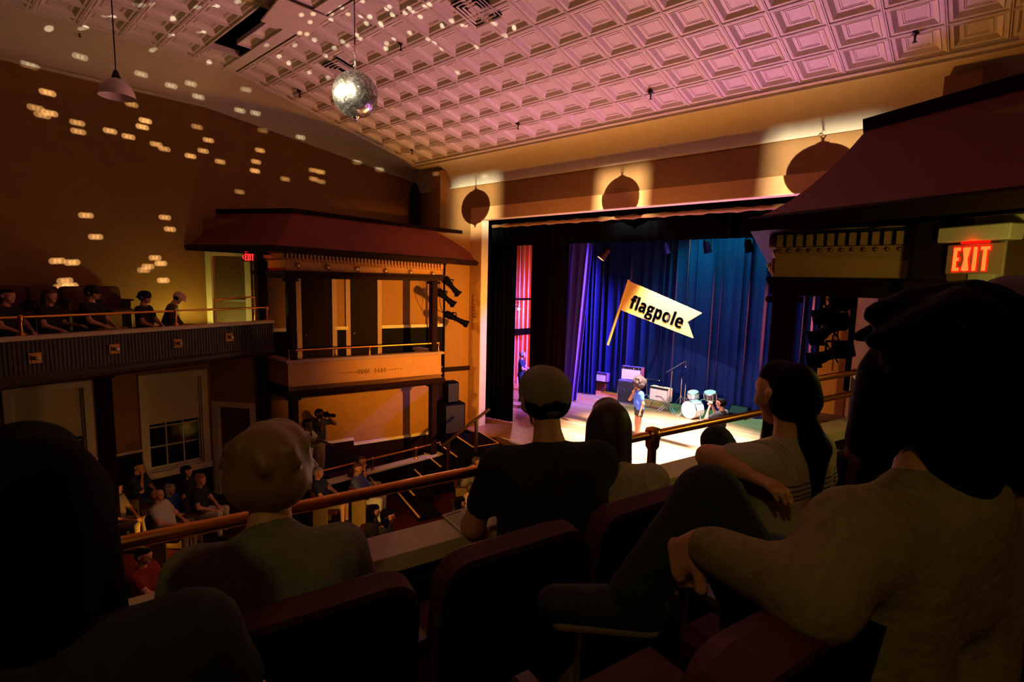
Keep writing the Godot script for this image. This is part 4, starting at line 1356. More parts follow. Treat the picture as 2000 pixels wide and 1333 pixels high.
	match o.get("hair", "short"):
		"short": hl = [[H.call(0, 0.05, -0.035), H.call(0, 0.062, 0.03), 0.09, 0.075], [H.call(-0.02, 0.01, -0.045), H.call(0.02, 0.01, -0.045), 0.082, 0.082]]
		"full": hl = [[H.call(0, 0.06, -0.035), H.call(0, 0.075, 0.035), 0.105, 0.085], [H.call(-0.03, 0.0, -0.05), H.call(0.03, 0.0, -0.05), 0.092, 0.092], [H.call(-0.055, 0.02, 0.0), H.call(-0.055, -0.03, -0.02), 0.05, 0.04], [H.call(0.055, 0.02, 0.0), H.call(0.055, -0.03, -0.02), 0.05, 0.04]]
		"bob": hl = [[H.call(0, 0.05, -0.035), H.call(0, 0.068, 0.03), 0.1, 0.08], [H.call(-0.05, 0.02, -0.03), H.call(-0.06, -0.13, -0.02), 0.06, 0.045], [H.call(0.05, 0.02, -0.03), H.call(0.06, -0.13, -0.02), 0.06, 0.045], [H.call(-0.02, 0, -0.05), H.call(0.02, -0.1, -0.05), 0.085, 0.06]]
		"long": hl = [[H.call(0, 0.05, -0.035), H.call(0, 0.068, 0.03), 0.1, 0.08], [H.call(-0.05, 0.02, -0.03), H.call(-0.065, -0.18, -0.03), 0.06, 0.05], [H.call(0.05, 0.02, -0.03), H.call(0.07, -0.22, -0.03), 0.06, 0.05], [H.call(0, 0, -0.06), H.call(0.0, -0.2, -0.075), 0.09, 0.075], [H.call(0, -0.2, -0.075), H.call(0.01, -0.32, -0.085), 0.075, 0.05]]
		"pony": hl = [[H.call(0, 0.05, -0.035), H.call(0, 0.064, 0.03), 0.093, 0.078], [H.call(-0.02, 0.0, -0.045), H.call(0.02, 0.0, -0.045), 0.086, 0.086], [H.call(0, -0.05, -0.1), H.call(0.02, -0.16, -0.13), 0.035, 0.055], [H.call(0.02, -0.16, -0.13), H.call(0.035, -0.33, -0.12), 0.055, 0.035]]
		"none": pass
		"afro":
			hl = [[H.call(0, 0.085, -0.045), H.call(0, 0.09, -0.02), 0.205, 0.2]]
			var r := RandomNumberGenerator.new()
			r.seed = 5
			for i in 60:
				var v := Vector3(r.randfn(), r.randfn(), r.randfn()).normalized()
				if v.z < 0.3 or v.y > 0.5:
					var p: Vector3 = H.call(v.x * 0.2, 0.085 + v.y * 0.19, -0.035 + v.z * 0.18)
					hl.append([p, p + Hu * 0.005, 0.04, 0.036])
		"frizz":
			hl = [[H.call(0, 0.05, -0.03), H.call(0, 0.065, 0.02), 0.1, 0.085]]
			var r := RandomNumberGenerator.new()
			r.seed = 9
			for i in 30:
				var v := Vector3(r.randfn(), absf(r.randfn()), -absf(r.randfn())).normalized()
				var p: Vector3 = H.call(v.x * 0.1, 0.03 + v.y * 0.1, v.z * 0.1 - 0.01)
				hl.append([p, p + Hu * 0.004, 0.022, 0.02])
		"fringe": hl = [[H.call(-0.02, 0.0, -0.055), H.call(0.02, 0.0, -0.055), 0.076, 0.076], [H.call(-0.06, 0, -0.03), H.call(-0.06, 0.02, 0.0), 0.04, 0.03], [H.call(0.06, 0, -0.03), H.call(0.06, 0.02, 0.0), 0.04, 0.03]]
	var hm: Material = o.get("hairm", M.hair_dark)
	if o.has("extra_hair"):
		for q in o.extra_hair: hl.append([H.call(q[0], q[1], q[2]), H.call(q[3], q[4], q[5]), q[6], q[7]])
	if o.get("tufts", 0) > 0:
		var r2 := RandomNumberGenerator.new()
		r2.seed = int(o.tufts)
		for i in 34:
			var v := Vector3(r2.randf_range(-1, 1), r2.randf_range(-0.2, 1.0), r2.randf_range(-1, 0.6)).normalized()
			var a := Vector3(v.x * 0.085, 0.05 + v.y * 0.09, -0.02 + v.z * 0.1)
			var b := a + (v * 0.4 + Vector3(r2.randf_range(-0.6, 0.6), -0.5, r2.randf_range(-0.4, 0.4))).normalized() * 0.05
			hl.append([H.call(a.x, a.y, a.z * -1.0 * -1.0), H.call(b.x, b.y, b.z), 0.02, 0.012])
	if not hl.is_empty():
		mb = MB.new()
		sdf(mb, hl.map(func(q): return [q[0], q[1], q[2] * hs * 0.93, q[3] * hs * 0.93]), o.get("hcell", c * 0.42) * 1.1, hk)
		part(root, "hair", mb, hm)
	if o.has("cap"):
		var bk: float = -1.0 if o.get("capback", false) else 1.0
		mb = MB.new()
		sdf(mb, [[H.call(0, 0.055, -0.032), H.call(0, 0.062, 0.028), 0.097 * hs, 0.09 * hs], [H.call(0, 0.03, -0.04), H.call(0, 0.032, 0.025), 0.096 * hs, 0.092 * hs]], o.get("hcell", c * 0.42), 0.02)
		if o.get("strap", false):
			var hb2 := MB.new()
			sdf(hb2, [[H.call(-0.03, 0.0, -0.105), H.call(0.03, 0.0, -0.105), 0.026 * hs, 0.026 * hs], [H.call(0.0, 0.02, -0.108), H.call(0.0, 0.022, -0.108), 0.028 * hs, 0.028 * hs]], 0.007, 0.02)
			part(root, "hair", hb2, hm)
		var rows := []
		for i in 5:
			var row := []
			for j in 9:
				var a := -1.15 + 2.3 * j / 8.0
				var q := (0.088 + 0.085 * i / 4.0 * cos(a * 0.85))
				row.append(H.call(sin(a) * (0.088 + 0.012 * i / 4.0), 0.035 - 0.02 * i / 4.0 - 0.02 * absf(sin(a)), bk * (cos(a) * 0.0 + q * maxf(cos(a), 0.25))))
			rows.append(row)
		mb.grid(rows)
		for row in rows:
			for j in 9: row[j] += Hu * 0.006
		mb.grid(rows, false, true)
		part(root, "cap", mb, o.cap)
	if o.has("specs"):
		mb = MB.new()
		for sg in [-1.0, 1.0]:
			var ring := []
			for j in 11: ring.append(H.call(0.031 * sg + 0.021 * cos(TAU * j / 10), 0.005 + 0.017 * sin(TAU * j / 10), 0.107))
			mb.tube(ring, 0.0025, 4, false)
			mb.tube([H.call(0.052 * sg, 0.008, 0.105), H.call(0.088 * sg, 0.01, 0.0)], 0.0025, 4)
		mb.tube([H.call(-0.011, 0.008, 0.11), H.call(0.011, 0.008, 0.11)], 0.0025, 4)
		part(root, "glasses", mb, M.black)
	o.root = root; o.hc = hc; o.wr = wr
	return root


func pc(x: float, y: float) -> Vector3:      # pixel to the ceiling
	var d := ray(x, y)
	var p := EYE + d * ((9.638 - EYE.y) / d.y)
	if p.z < -4.6:
		var t := (8.6447 + 0.2259 * (EYE.z + 9.001) - EYE.y) / (d.y - 0.2259 * d.z)
		p = EYE + d * t
	return p

var seat0: Node3D
func make_seat() -> Node3D:
	var o := thing("theatre_seat", "", "seat")
	var m := MB.new()
	var back := Basis(Vector3.RIGHT, 0.14)
	var bx := Transform3D(back, Vector3(0, 0.4, 0.2))
	var outline := func(w: float, h: float, r: float) -> PackedVector2Array:
		var p := PackedVector2Array([Vector2(-w / 2, 0), Vector2(w / 2, 0)])
		for i in 7:
			var a := PI / 2 * i / 6.0
			p.append(Vector2(w / 2 - r + r * cos(a), h - r + r * sin(a)))
		for i in 7:
			var a := PI / 2 + PI / 2 * i / 6.0
			p.append(Vector2(-w / 2 + r + r * cos(a), h - r + r * sin(a)))
		return p
	# padded front of the back, bulged, then the shell
	m.prism(outline.call(0.5, 0.49, 0.085), -0.035, 0.03, bx)
	var in0: PackedVector2Array = outline.call(0.5, 0.49, 0.085); var in1: PackedVector2Array = outline.call(0.43, 0.45, 0.06)
	for i in in0.size():
		var j := (i + 1) % in0.size()
		m.quad(bx * Vector3(in0[j].x, in0[j].y, -0.035), bx * Vector3(in0[i].x, in0[i].y, -0.035), bx * Vector3(in1[i].x, in1[i].y + 0.015, -0.07), bx * Vector3(in1[j].x, in1[j].y + 0.015, -0.07))
	m.prism(in1, -0.071, -0.069, bx.translated_local(Vector3(0, 0.015, 0)))
	part(o, "back_pad", m, M.seat_red)
	m = MB.new()
	m.prism(outline.call(0.485, 0.47, 0.08), 0.028, 0.05, bx)
	part(o, "back_shell", m, M.seat_shell)
	m = MB.new()
	m.bbox(Vector3(0, 0.4, -0.03), Vector3(0.46, 0.1, 0.44), 0.03)
	part(o, "cushion", m, M.seat_red)
	for s in [-1.0, 1.0]:
		m = MB.new()
		m.bbox(Vector3(0.27 * s, 0.3, 0.08), Vector3(0.03, 0.6, 0.3), 0.008)
		part(o, "end_panel", m, M.seat_end)
		m = MB.new()
		m.bbox(Vector3(0.27 * s, 0.62, 0.04), Vector3(0.055, 0.035, 0.36), 0.012)
		part(o, "armrest", m, M.seat_wood)
	return o
func seat(at: Vector3, yaw: float, label: String, group := "") -> Node3D:
	var o: Node3D
	if seat0 == null:
		seat0 = make_seat(); o = seat0
	else:
		o = seat0.duplicate(); o.name = numbered("theatre_seat"); add_child(o, true)
	o.position = at
	o.rotation.y = -deg_to_rad(yaw)
	o.set_meta("label", label)
	if group: o.set_meta("group", group)
	return o

func sitter(o: Dictionary) -> Node3D:
	# head pixel (hx, hy); either a distance or a floor height fixes the depth
	var s: float = o.get("s", 1.0)
	var yaw := deg_to_rad(o.get("yaw", 0.0)); var lean := deg_to_rad(o.get("lean", 0.0))
	var Fw := Vector3(sin(yaw), 0, -cos(yaw))
	var Ut := (Vector3.UP * cos(lean) + Fw * sin(lean)).rotated(Fw, deg_to_rad(o.get("tilt", 0.0)))
	var hy := yaw + deg_to_rad(o.get("hyaw", 0.0)); var hp := deg_to_rad(o.get("hpitch", 0.0))
	var Hf := Vector3(sin(hy) * cos(hp), sin(hp), -cos(hy) * cos(hp))
	var Hu := Vector3(cos(hy), 0, sin(hy)).cross(Hf)
	var off := (Ut * 0.6 + Hu * 0.085 + Hf * 0.035) * s
	var at: Vector3
	if o.has("dist"): at = pd(o.hx, o.hy, o.dist)
	elif o.get("upper", false): at = pp(o.hx, o.hy, Vector3(rail_x(-0.3) - 0.72, 0, -0.3), -14.6)
	else: at = py(o.hx, o.hy, o.fl + o.get("hiph", 0.52) + off.y)
	o.hip = at - off
	o.floor = o.fl
	if DEBUG: print(o.label.left(40), " head ", at, " hip ", o.hip)
	return person(o)

func audience() -> void:
	var tee := func(key: String, c: Color) -> Material: return noisy("cloth_" + key, c.darkened(0.12), c.lightened(0.12), 0.03, Vector3.ONE * 4.0, 0.9, 0.8)
	var denim: Material = tee.call("denim", Color(0.1, 0.12, 0.2)); var khaki: Material = tee.call("khaki", Color(0.55, 0.46, 0.32))
	var black: Material = tee.call("black", Color(0.03, 0.03, 0.035)); var grey: Material = tee.call("grey", Color(0.42, 0.4, 0.38))
	var white: Material = tee.call("white", Color(0.75, 0.73, 0.7)); var navy: Material = tee.call("navy", Color(0.08, 0.1, 0.22))
	var blue: Material = tee.call("blue", Color(0.12, 0.25, 0.62)); var olive: Material = tee.call("olive", Color(0.5, 0.42, 0.26))
	var red: Material = tee.call("red", Color(0.5, 0.06, 0.06)); var pale: Material = tee.call("pale", Color(0.62, 0.55, 0.5))
	# ---- front row of the right balcony, close to the camera
	var FY := -75.4
	var row1 := Vector3(-1.08, 0, -0.55); var stp := Vector3(0.138, 0, -0.545)
	var fw := Vector3(sin(deg_to_rad(FY)), 0, -cos(deg_to_rad(FY)))
	var labs := ["red edged theatre seat cut by the lower left corner of the view", "theatre seat with the blond person in the grey shirt", "theatre seat with a wide red edged back beside the capped man", "theatre seat hidden behind the raised dark knee", "theatre seat between the long haired girl and the ponytail woman", "theatre seat behind the woman in the striped top", "theatre seat at the far end of the front row"]
	for i in 7:
		var p := row1 + stp * (i - 1.0)
		if i == 5: p = py(1592, 877, 4.56)
		if i == 6: p = Vector3(-0.33, 0, -3.1)
		seat(Vector3(p.x, Y1, p.z) + fw * 0.27, FY, labs[i], "front row seats of the near balcony")
	var row2 := Vector3(-0.14, 0, -0.87)
	for i in 2:
		var p := row2 + stp * float(i)
		seat(Vector3(p.x, 3.9, p.z) + fw * 0.27, FY, ["red theatre seat the long haired man in the khaki shirt leans on", "red theatre seat at the right edge behind the khaki shirt"][i], "second row seats of the near balcony")
	var near := {"cell": 0.018, "hcell": 0.0085}
	var near_people := [
		{"label": "person with dark hair, a large dark silhouette cut by the left edge", "hx": 55, "hy": 1010, "dist": 1.05, "fl": Y1, "yaw": -75, "lean": 14, "hyaw": -8, "shirt": black, "pants": denim, "hair": "long", "wide": 1.05, "arm0": "knee", "arm1": "knee", "shoes": black},
		{"label": "blond person in a grey knit shirt leaning towards the rail, seen from behind", "s": 0.97, "hx": 535, "hy": 925, "dist": 1.56, "fl": Y1, "yaw": -66, "lean": 22, "hyaw": 22, "shirt": grey, "sleeve": 0.6, "pants": denim, "hair": "full", "hairm": M.hair_blond, "arm0": "knee", "arm1": "knee", "shoes": black, "collar": true, "tufts": 4},
		{"label": "man in a pale baseball cap and black shirt, seen from behind", "s": 1.06, "hx": 1062, "hy": 786, "dist": 2.15, "fl": Y1, "yaw": -56, "lean": 20, "hyaw": -4, "hpitch": -6, "shirt": black, "sleeve": 0.6, "pants": denim, "hair": "short", "cap": M.cap_pale, "strap": true, "arm0": "knee", "arm1": "knee", "shoes": black, "beard": true, "wide": 1.12},
		{"label": "girl with long brown hair leaning over the brass rail", "hx": 1187, "hy": 838, "dist": 2.36, "fl": Y1, "yaw": -50, "lean": 34, "hyaw": 10, "shirt": pale, "sleeve": 0.7, "pants": denim, "hair": "long", "hairm": M.hair_brown, "arm0": "front", "arm1": "front", "s": 1.0, "shoes": black},
		{"label": "woman with a dark ponytail in a white top with thin dark stripes", "hx": 1533, "hy": 776, "dist": 2.42, "head": 1.14, "fl": Y1, "yaw": -72, "lean": 4, "hyaw": 12, "shirt": M.stripes, "sleeve": 0.5, "pants": denim, "hair": "pony", "arm0": [pd(1383, 892, 2.3), pd(1468, 930, 2.2)], "arm1": "rest", "knee1": pd(1400, 862, 2.75), "knee0": pd(1450, 905, 2.6), "shoes": black, "s": 1.02},
		{"label": "man with long dark hair in a khaki shirt, one knee raised, nearest on the right", "s": 1.08, "head": 1.16, "hx": 1842, "hy": 748, "dist": 1.22, "fl": 3.9, "yaw": -66, "lean": -2, "hyaw": 50, "hpitch": 0, "shirt": olive, "sleeve": 1.92, "collar": true, "pants": black, "hair": "frizz", "hairm": M.hair_black, "wide": 1.1, "tufts": 8, "soles": true,
			"arm0": [pd(1590, 1165, 1.0), pd(1375, 1066, 1.13)], "arm1": "rest", "knee0": pd(1385, 978, 1.3), "ankle0": pd(1235, 1165, 1.3), "toe0": pd(1085, 1180, 1.3), "hdir0": Vector3(-0.5, -0.5, -0.2), "palm0": Vector3(-0.2, -0.6, -0.6), "curl": 0.9, "shoes": M.sneaker,
			"extra_hair": [[0.05, 0.0, -0.04, 0.07, -0.08, -0.05, 0.065, 0.045], [-0.06, 0.0, -0.04, -0.09, -0.09, -0.05, 0.065, 0.04], [0, -0.02, -0.07, 0.02, -0.12, -0.07, 0.075, 0.045]]},
		{"label": "woman with brown hair in a bun, cut by the right edge of the view", "hx": 1995, "hy": 655, "dist": 1.5, "fl": 3.9, "yaw": -70, "lean": 0, "hyaw": 14, "shirt": black, "pants": denim, "hair": "short", "hairm": M.hair_brown, "arm0": "lap", "arm1": "lap", "shoes": black, "extra_hair": [[0.0, 0.12, -0.09, 0.0, 0.13, -0.1, 0.055, 0.05]]},
	]
	for q in near_people:
		q.merge(near)
		sitter(q)
		if q.has("beard"):
			pass
	# ---- far balcony
	var far := {"cell": 0.03, "hcell": 0.013, "fl": Y1, "upper": true}
	var fb := [
		{"label": "man in dark clothes at the left end of the far balcony row", "hx": 14, "hy": 580, "yaw": 42, "shirt": black, "pants": denim, "hair": "short"},
		{"label": "woman with long reddish hair and dark t-shirt on the far balcony", "hx": 97, "hy": 580, "yaw": 44, "shirt": black, "pants": denim, "hair": "long", "hairm": M.hair_red, "arm0": "rest"},
		{"label": "large man in a dark cap and black shirt on the far balcony", "hx": 181, "hy": 573, "yaw": 38, "shirt": black, "pants": khaki, "hair": "short", "cap": M.cap_dark, "wide": 1.2, "fat": 0.03, "s": 1.05, "logo": true},
		{"label": "man in a backward dark cap and black shirt on the far balcony", "hx": 283, "hy": 582, "yaw": 40, "shirt": black, "pants": khaki, "hair": "short", "cap": M.cap_dark, "capback": true},
		{"label": "person in a pink-white cap and plaid shirt bending forward on the far balcony", "hx": 349, "hy": 584, "yaw": 24, "lean": 16, "hpitch": -38, "hyaw": -22, "shirt": M.plaid, "sleeve": 1.9, "pants": khaki, "hair": "short", "cap": M.cap_pink, "wide": 1.1},
	]
	for q in fb:
		q.merge(far)
		q["shoes"] = black
		sitter(q)
		if q.has("logo"):
			var m := MB.new()
			m.bbox(q.hip + Vector3(0.1, 0.33, -0.1) + Vector3(sin(deg_to_rad(38.0)), 0, -cos(deg_to_rad(38.0))) * 0.0, Vector3(0.01, 0.01, 0.01), 0.002)
	var fsl := ["empty red theatre seat above the dark clothed man at the left end of the far balcony", "empty red theatre seat behind the reddish haired woman", "empty red theatre seat behind the large capped man", "empty red theatre seat between the large capped man and the backward cap"]
	var spx := [32, 97, 160, 222]
	for i in 4:
		var p := pp(spx[i], 562, Vector3(rail_x(-0.3) - 1.5, 0, -0.3), -14.6)
		seat(Vector3(p.x, p.y - 0.87, p.z), 70.0, fsl[i], "seats of the far balcony")
	var row := MB.new()
	var ra := Vector3(rail_x(0.0) - 2.0, 3.98, 0.0); var rb := Vector3(rail_x(-4.2) - 2.0, 3.98, -4.2)
	row.beam(ra, rb, 1.5, 0.24)
	part(structure("floor_tier", "second tier of the far balcony floor under the empty seats", "floor", ra), "riser", row, M.carpet)
	# ---- stalls
	var st := {"cell": 0.03, "hcell": 0.013, "fl": 0.0, "shoes": black}
	var sl := [
		{"label": "man in a patterned pale shirt sitting in the dark under the left window", "hx": 156, "hy": 925, "yaw": 40, "s": 1.08, "hiph": 0.6, "shirt": pale, "pants": denim, "hair": "fringe", "arm0": "side"},
		{"label": "person with a pink-white top half hidden by the balcony column", "hx": 226, "hy": 955, "yaw": 42, "shirt": pale, "pants": khaki, "hair": "bob"},
		{"label": "man in a blue-grey shirt with his hand at his chin, below the right window", "hx": 270, "hy": 913, "yaw": 44, "shirt": navy, "pants": denim, "hair": "short", "arm1": "chin", "sleeve": 0.9},
		{"label": "bald man in a white printed t-shirt on the aisle of the stalls", "hx": 308, "hy": 968, "yaw": 46, "lean": -12, "hpitch": 8, "shirt": white, "pants": khaki, "hair": "fringe", "hairm": M.hair_grey, "fat": 0.03, "specs": true},
		{"label": "grey haired woman with glasses in a bright blue shirt beside the bald man", "hx": 332, "hy": 957, "yaw": 44, "s": 0.9, "hiph": 0.46, "lean": -10, "shirt": blue, "pants": khaki, "hair": "bob", "hairm": M.hair_grey, "sleeve": 0.9, "specs": true},
		{"label": "woman with dark hair and a white scarf in the row behind the blue shirt", "hx": 364, "hy": 922, "yaw": 46, "shirt": black, "pants": denim, "hair": "bob"},
		{"label": "woman with fair bobbed hair and striped skirt below the right window", "hx": 391, "hy": 938, "yaw": 44, "shirt": black, "pants": M.stripes, "hair": "bob", "hairm": M.hair_blond},
		{"label": "woman in a red dress sitting just below the near brass rail", "hx": 281, "hy": 1088, "yaw": 52, "shirt": red, "pants": red, "leg": 0.8, "hair": "short", "arm1": "front"},
		{"label": "man in a navy shirt and shorts in front of the low wall", "hx": 621, "hy": 924, "yaw": 48, "lean": -14, "shirt": navy, "pants": khaki, "leg": 0.9, "hair": "short", "hairm": M.hair_grey, "arm0": "lap"},
		{"label": "man with hand at his mouth, farther of the pair by the low wall", "hx": 706, "hy": 901, "yaw": 50, "s": 0.9, "hiph": 0.44, "shirt": navy, "pants": khaki, "hair": "short", "arm1": "chin", "hairm": M.hair_brown},
		{"label": "man in blue plaid and white trousers, nearer of the pair by the low wall", "hx": 698, "hy": 916, "yaw": 50, "lean": -12, "shirt": M.plaid_blue, "sleeve": 1.85, "pants": white, "hair": "short", "hairm": M.hair_brown, "arm1": "lap"},
		{"label": "woman with dark hair in the stalls beside the bright patch of floor", "hx": 730, "hy": 1000, "yaw": 40, "shirt": black, "pants": denim, "hair": "long"},
		{"label": "woman with her face lit violet next to the dark haired woman", "hx": 757, "hy": 1010, "yaw": 42, "s": 1.06, "hiph": 0.6, "shirt": black, "pants": denim, "hair": "bob"},
		{"label": "young man in a grey t-shirt leaning on his knees near the stage", "hx": 931, "hy": 903, "yaw": 42, "lean": 30, "hyaw": 8, "shirt": grey, "sleeve": 0.7, "pants": denim, "hair": "short", "hairm": M.hair_brown, "arm0": "front", "arm1": "front"},
		{"label": "woman with glasses and tied brown hair near the stage", "hx": 922, "hy": 956, "yaw": 38, "lean": 14, "shirt": pale, "sleeve": 0.4, "pants": denim, "hair": "short", "hairm": M.hair_brown, "specs": true, "arm0": "front", "arm1": "front"},
		{"label": "person with black hair seen from behind near the stage", "hx": 898, "hy": 984, "yaw": 30, "shirt": black, "pants": denim, "hair": "bob"},
	]
	var sn := ["the man in the pale shirt under the left window", "the person behind the balcony column", "the man with hand at chin", "the bald man", "the woman in bright blue", "the woman with the scarf", "the fair bobbed woman", "the woman in red", "the man in shorts by the low wall", "the farther man by the low wall", "the nearer man by the low wall", "the dark haired woman by the lit floor", "the violet lit woman", "the leaning young man", "the woman with tied hair near the stage", "the black haired person near the stage"]
	for i in sl.size():
		var q: Dictionary = sl[i]
		q.merge(st)
		sitter(q)
		var yw := deg_to_rad(q.yaw)
		seat(Vector3(q.hip.x, 0.02, q.hip.z) + Vector3(sin(yw), 0, -cos(yw)) * 0.1, q.yaw, "dark red stalls seat holding " + sn[i], "stalls seats")
	# ---- two photographers standing behind the low wall
	var ph := {"cell": 0.03, "hcell": 0.013, "fl": 0.35, "sit": false, "hiph": 0.93, "shoes": black, "pants": khaki}
	var p1 := {"label": "standing person in a white t-shirt with one hand raised by the low wall", "hx": 601, "hy": 829, "yaw": 48, "shirt": white, "hair": "short", "arm1": "chin", "arm0": "front", "skin": M.skin_dark, "s": 0.98}
	var p2 := {"label": "standing person in a navy shirt aiming a camera with a long lens", "hx": 624, "hy": 809, "yaw": 62, "shirt": navy, "hair": "short", "arm0": "brow", "arm1": "brow", "skin": M.skin_dark, "s": 1.02}
	for q in [p1, p2]:
		q.merge(ph)
		sitter(q)
		if q == p2: camera_gear(q)
	# ---- wings, singer and drummer
	sitter({"label": "person in dark clothes standing in the wings beside the rope lines", "hx": 1021, "hy": 694, "yaw": 60, "fl": YS, "sit": false, "hiph": 0.93, "cell": 0.03, "hcell": 0.014, "shirt": navy, "pants": denim, "hair": "short", "hairm": M.hair_grey, "arm0": "fold", "arm1": "fold", "shoes": black})
	var g := {"label": "singer with a big curly afro, blue t-shirt, black shorts and a microphone", "hx": 1246, "hy": 752, "yaw": -138, "fl": YS, "sit": false, "hiph": 0.85, "cell": 0.022, "hcell": 0.011, "s": 0.95, "hyaw": 25, "shirt": M.singer_blue, "pants": black, "leg": 0.35, "hair": "afro", "hairm": M.hair_afro, "skin": M.skin_brown, "shoes": white, "lean": 3}
	var hp := py(1249, 790, YS + 0.9)
	g["arm0"] = "side"
	var face := Vector3(sin(deg_to_rad(90.0)), 0, -cos(deg_to_rad(90.0)))
	sitter_arm(g)
	sitter(g)
	var m := MB.new()
	var w: Vector3 = g.wr[1]
	var hc: Vector3 = g.hc
	var md := (hc + Vector3(0, -0.05, 0) - w).normalized()
	m.tube([w + Vector3(0, 0.02, 0) - md * 0.1, w + Vector3(0, 0.02, 0) + md * 0.08], [0.012, 0.017], 8)
	m.ball(w + Vector3(0, 0.02, 0) + md * 0.1, Vector3.ONE * 0.026, 8)
	single("microphone", m, M.chrome, "hand held microphone at the singer's mouth", "microphone", w)
	sitter({"label": "man with short curly hair and raised fists at the right front of the stage", "hx": 1408, "hy": 789, "yaw": -84, "fl": YS, "sit": false, "hiph": 0.93, "cell": 0.024, "hcell": 0.012, "shirt": M.drummer_shirt, "pants": denim, "hair": "short", "hairm": M.hair_dark, "skin": M.skin_brown, "arm0": "fists", "arm1": "fists", "curl": 1.0, "shoes": black, "lean": -6, "wide": 1.05})

func sitter_arm(g: Dictionary) -> void:
	# right hand up at the mouth
	var s: float = g.s
	var yaw := deg_to_rad(g.yaw)
	var Fw := Vector3(sin(yaw), 0, -cos(yaw)); var Rt := Vector3(cos(yaw), 0, sin(yaw))
	g["arm1"] = "chin"

func camera_gear(q: Dictionary) -> void:
	var yw := deg_to_rad(q.yaw)
	var f := Vector3(sin(yw), 0, -cos(yw))
	var c: Vector3 = (q.wr[0] + q.wr[1]) * 0.5 + f * 0.06 + Vector3(0, 0.02, 0)
	var o := thing("camera", "black camera with lens held by the %s" % ("white shirted photographer" if q.label.contains("white") else "navy shirted photographer"), "camera", c)
	var m := MB.new()
	var b := Basis(Vector3(cos(yw), 0, sin(yw)), Vector3.UP, -f)
	m.bbox(c, Vector3(0.14, 0.1, 0.08), 0.015, b); m.bbox(c + Vector3(0, 0.06, 0), Vector3(0.06, 0.04, 0.06), 0.012, b)
	part(o, "camera_body", m, M.black)
	m = MB.new()
	m.tube([c + f * 0.03, c + f * 0.12, c + f * 0.13, c + f * 0.22], [0.037, 0.037, 0.042, 0.044], 12)
	part(o, "lens", m, M.black)


func things() -> void:
	mirror_ball()
	beams()
	hung_things()
	exit_signs()
	stage_gear()
	light_trees()
	stairs_and_wall()
	small_things()
	aisle_boards()

func mirror_ball() -> void:
	var B := px(694, 185, CX)
	var R := 0.282
	var o := thing("mirror_ball", "large mirror ball hanging on a chain below the coffered ceiling", "mirror ball", B)
	var m := MB.new()
	m.ball(B, Vector3.ONE * (R - 0.006), 24)
	part(o, "core", m, M.ball_core)
	# rows of small square mirrors, each set a little differently
	m = MB.new()
	var r := RandomNumberGenerator.new()
	r.seed = 3
	var rows := 34
	for i in rows:
		var la := -PI / 2 + PI * (i + 0.5) / rows
		var n := maxi(4, int(rows * 2 * cos(la)))
		for j in n:
			var lo := TAU * (j + 0.5 * (i % 2)) / n
			var d := Vector3(cos(la) * cos(lo), sin(la), cos(la) * sin(lo))
			var t := Vector3(-sin(lo), 0, cos(lo)); var u := d.cross(t)
			var dn := (d + t * r.randfn(0, 0.03) + u * r.randfn(0, 0.03)).normalized()
			t = (t - dn * t.dot(dn)).normalized(); u = dn.cross(t)
			var h := PI * R / rows * 0.46
			var w := PI * R * cos(la) / n * 0.93
			var c := B + d * R
			m.col = Color(1, 1, 1) * (0.2 + 0.7 * r.randf() * r.randf())
			m.quad(c - t * w - u * h, c - t * w + u * h, c + t * w + u * h, c + t * w - u * h)
	stuff(part(o, "mirror_tiles", m, M.mirror))
	m = MB.new()
	m.lathe([Vector2(0.001, -0.34), Vector2(0.014, -0.33), Vector2(0.016, -0.3), Vector2(0.05, -0.285), Vector2(0.06, -0.27)], 10, Transform3D(Basis(), B))
	part(o, "bottom_pin", m, M.chrome)
	m = MB.new()
	m.lathe([Vector2(0.06, 0.27), Vector2(0.05, 0.288), Vector2(0.014, 0.3), Vector2(0.012, 0.33), Vector2(0.001, 0.335)], 10, Transform3D(Basis(), B))
	var ring := []
	for k in 9: ring.append(B + Vector3(cos(TAU * k / 8) * 0.022, 0.35 + sin(TAU * k / 8) * 0.022, 0))
	m.tube(ring, 0.006, 6, false)
	part(o, "hanger", m, M.chrome)
	m = MB.new()
	for k in 6:
		ring = []
		var tw := Vector3(1, 0, 0) if k % 2 == 0 else Vector3(0, 0, 1)
		for q in 9: ring.append(B + Vector3(0, 0.395 + k * 0.036 + sin(TAU * q / 8) * 0.024, 0) + tw * cos(TAU * q / 8) * 0.01)
		m.tube(ring, 0.0035, 5, false)
	part(o, "chain", m, M.chrome)
	m = MB.new()
	m.tube([B + Vector3(0, 0.6, 0), Vector3(B.x, 9.64, B.z)], 0.006, 6)
	part(o, "cable", m, M.black)

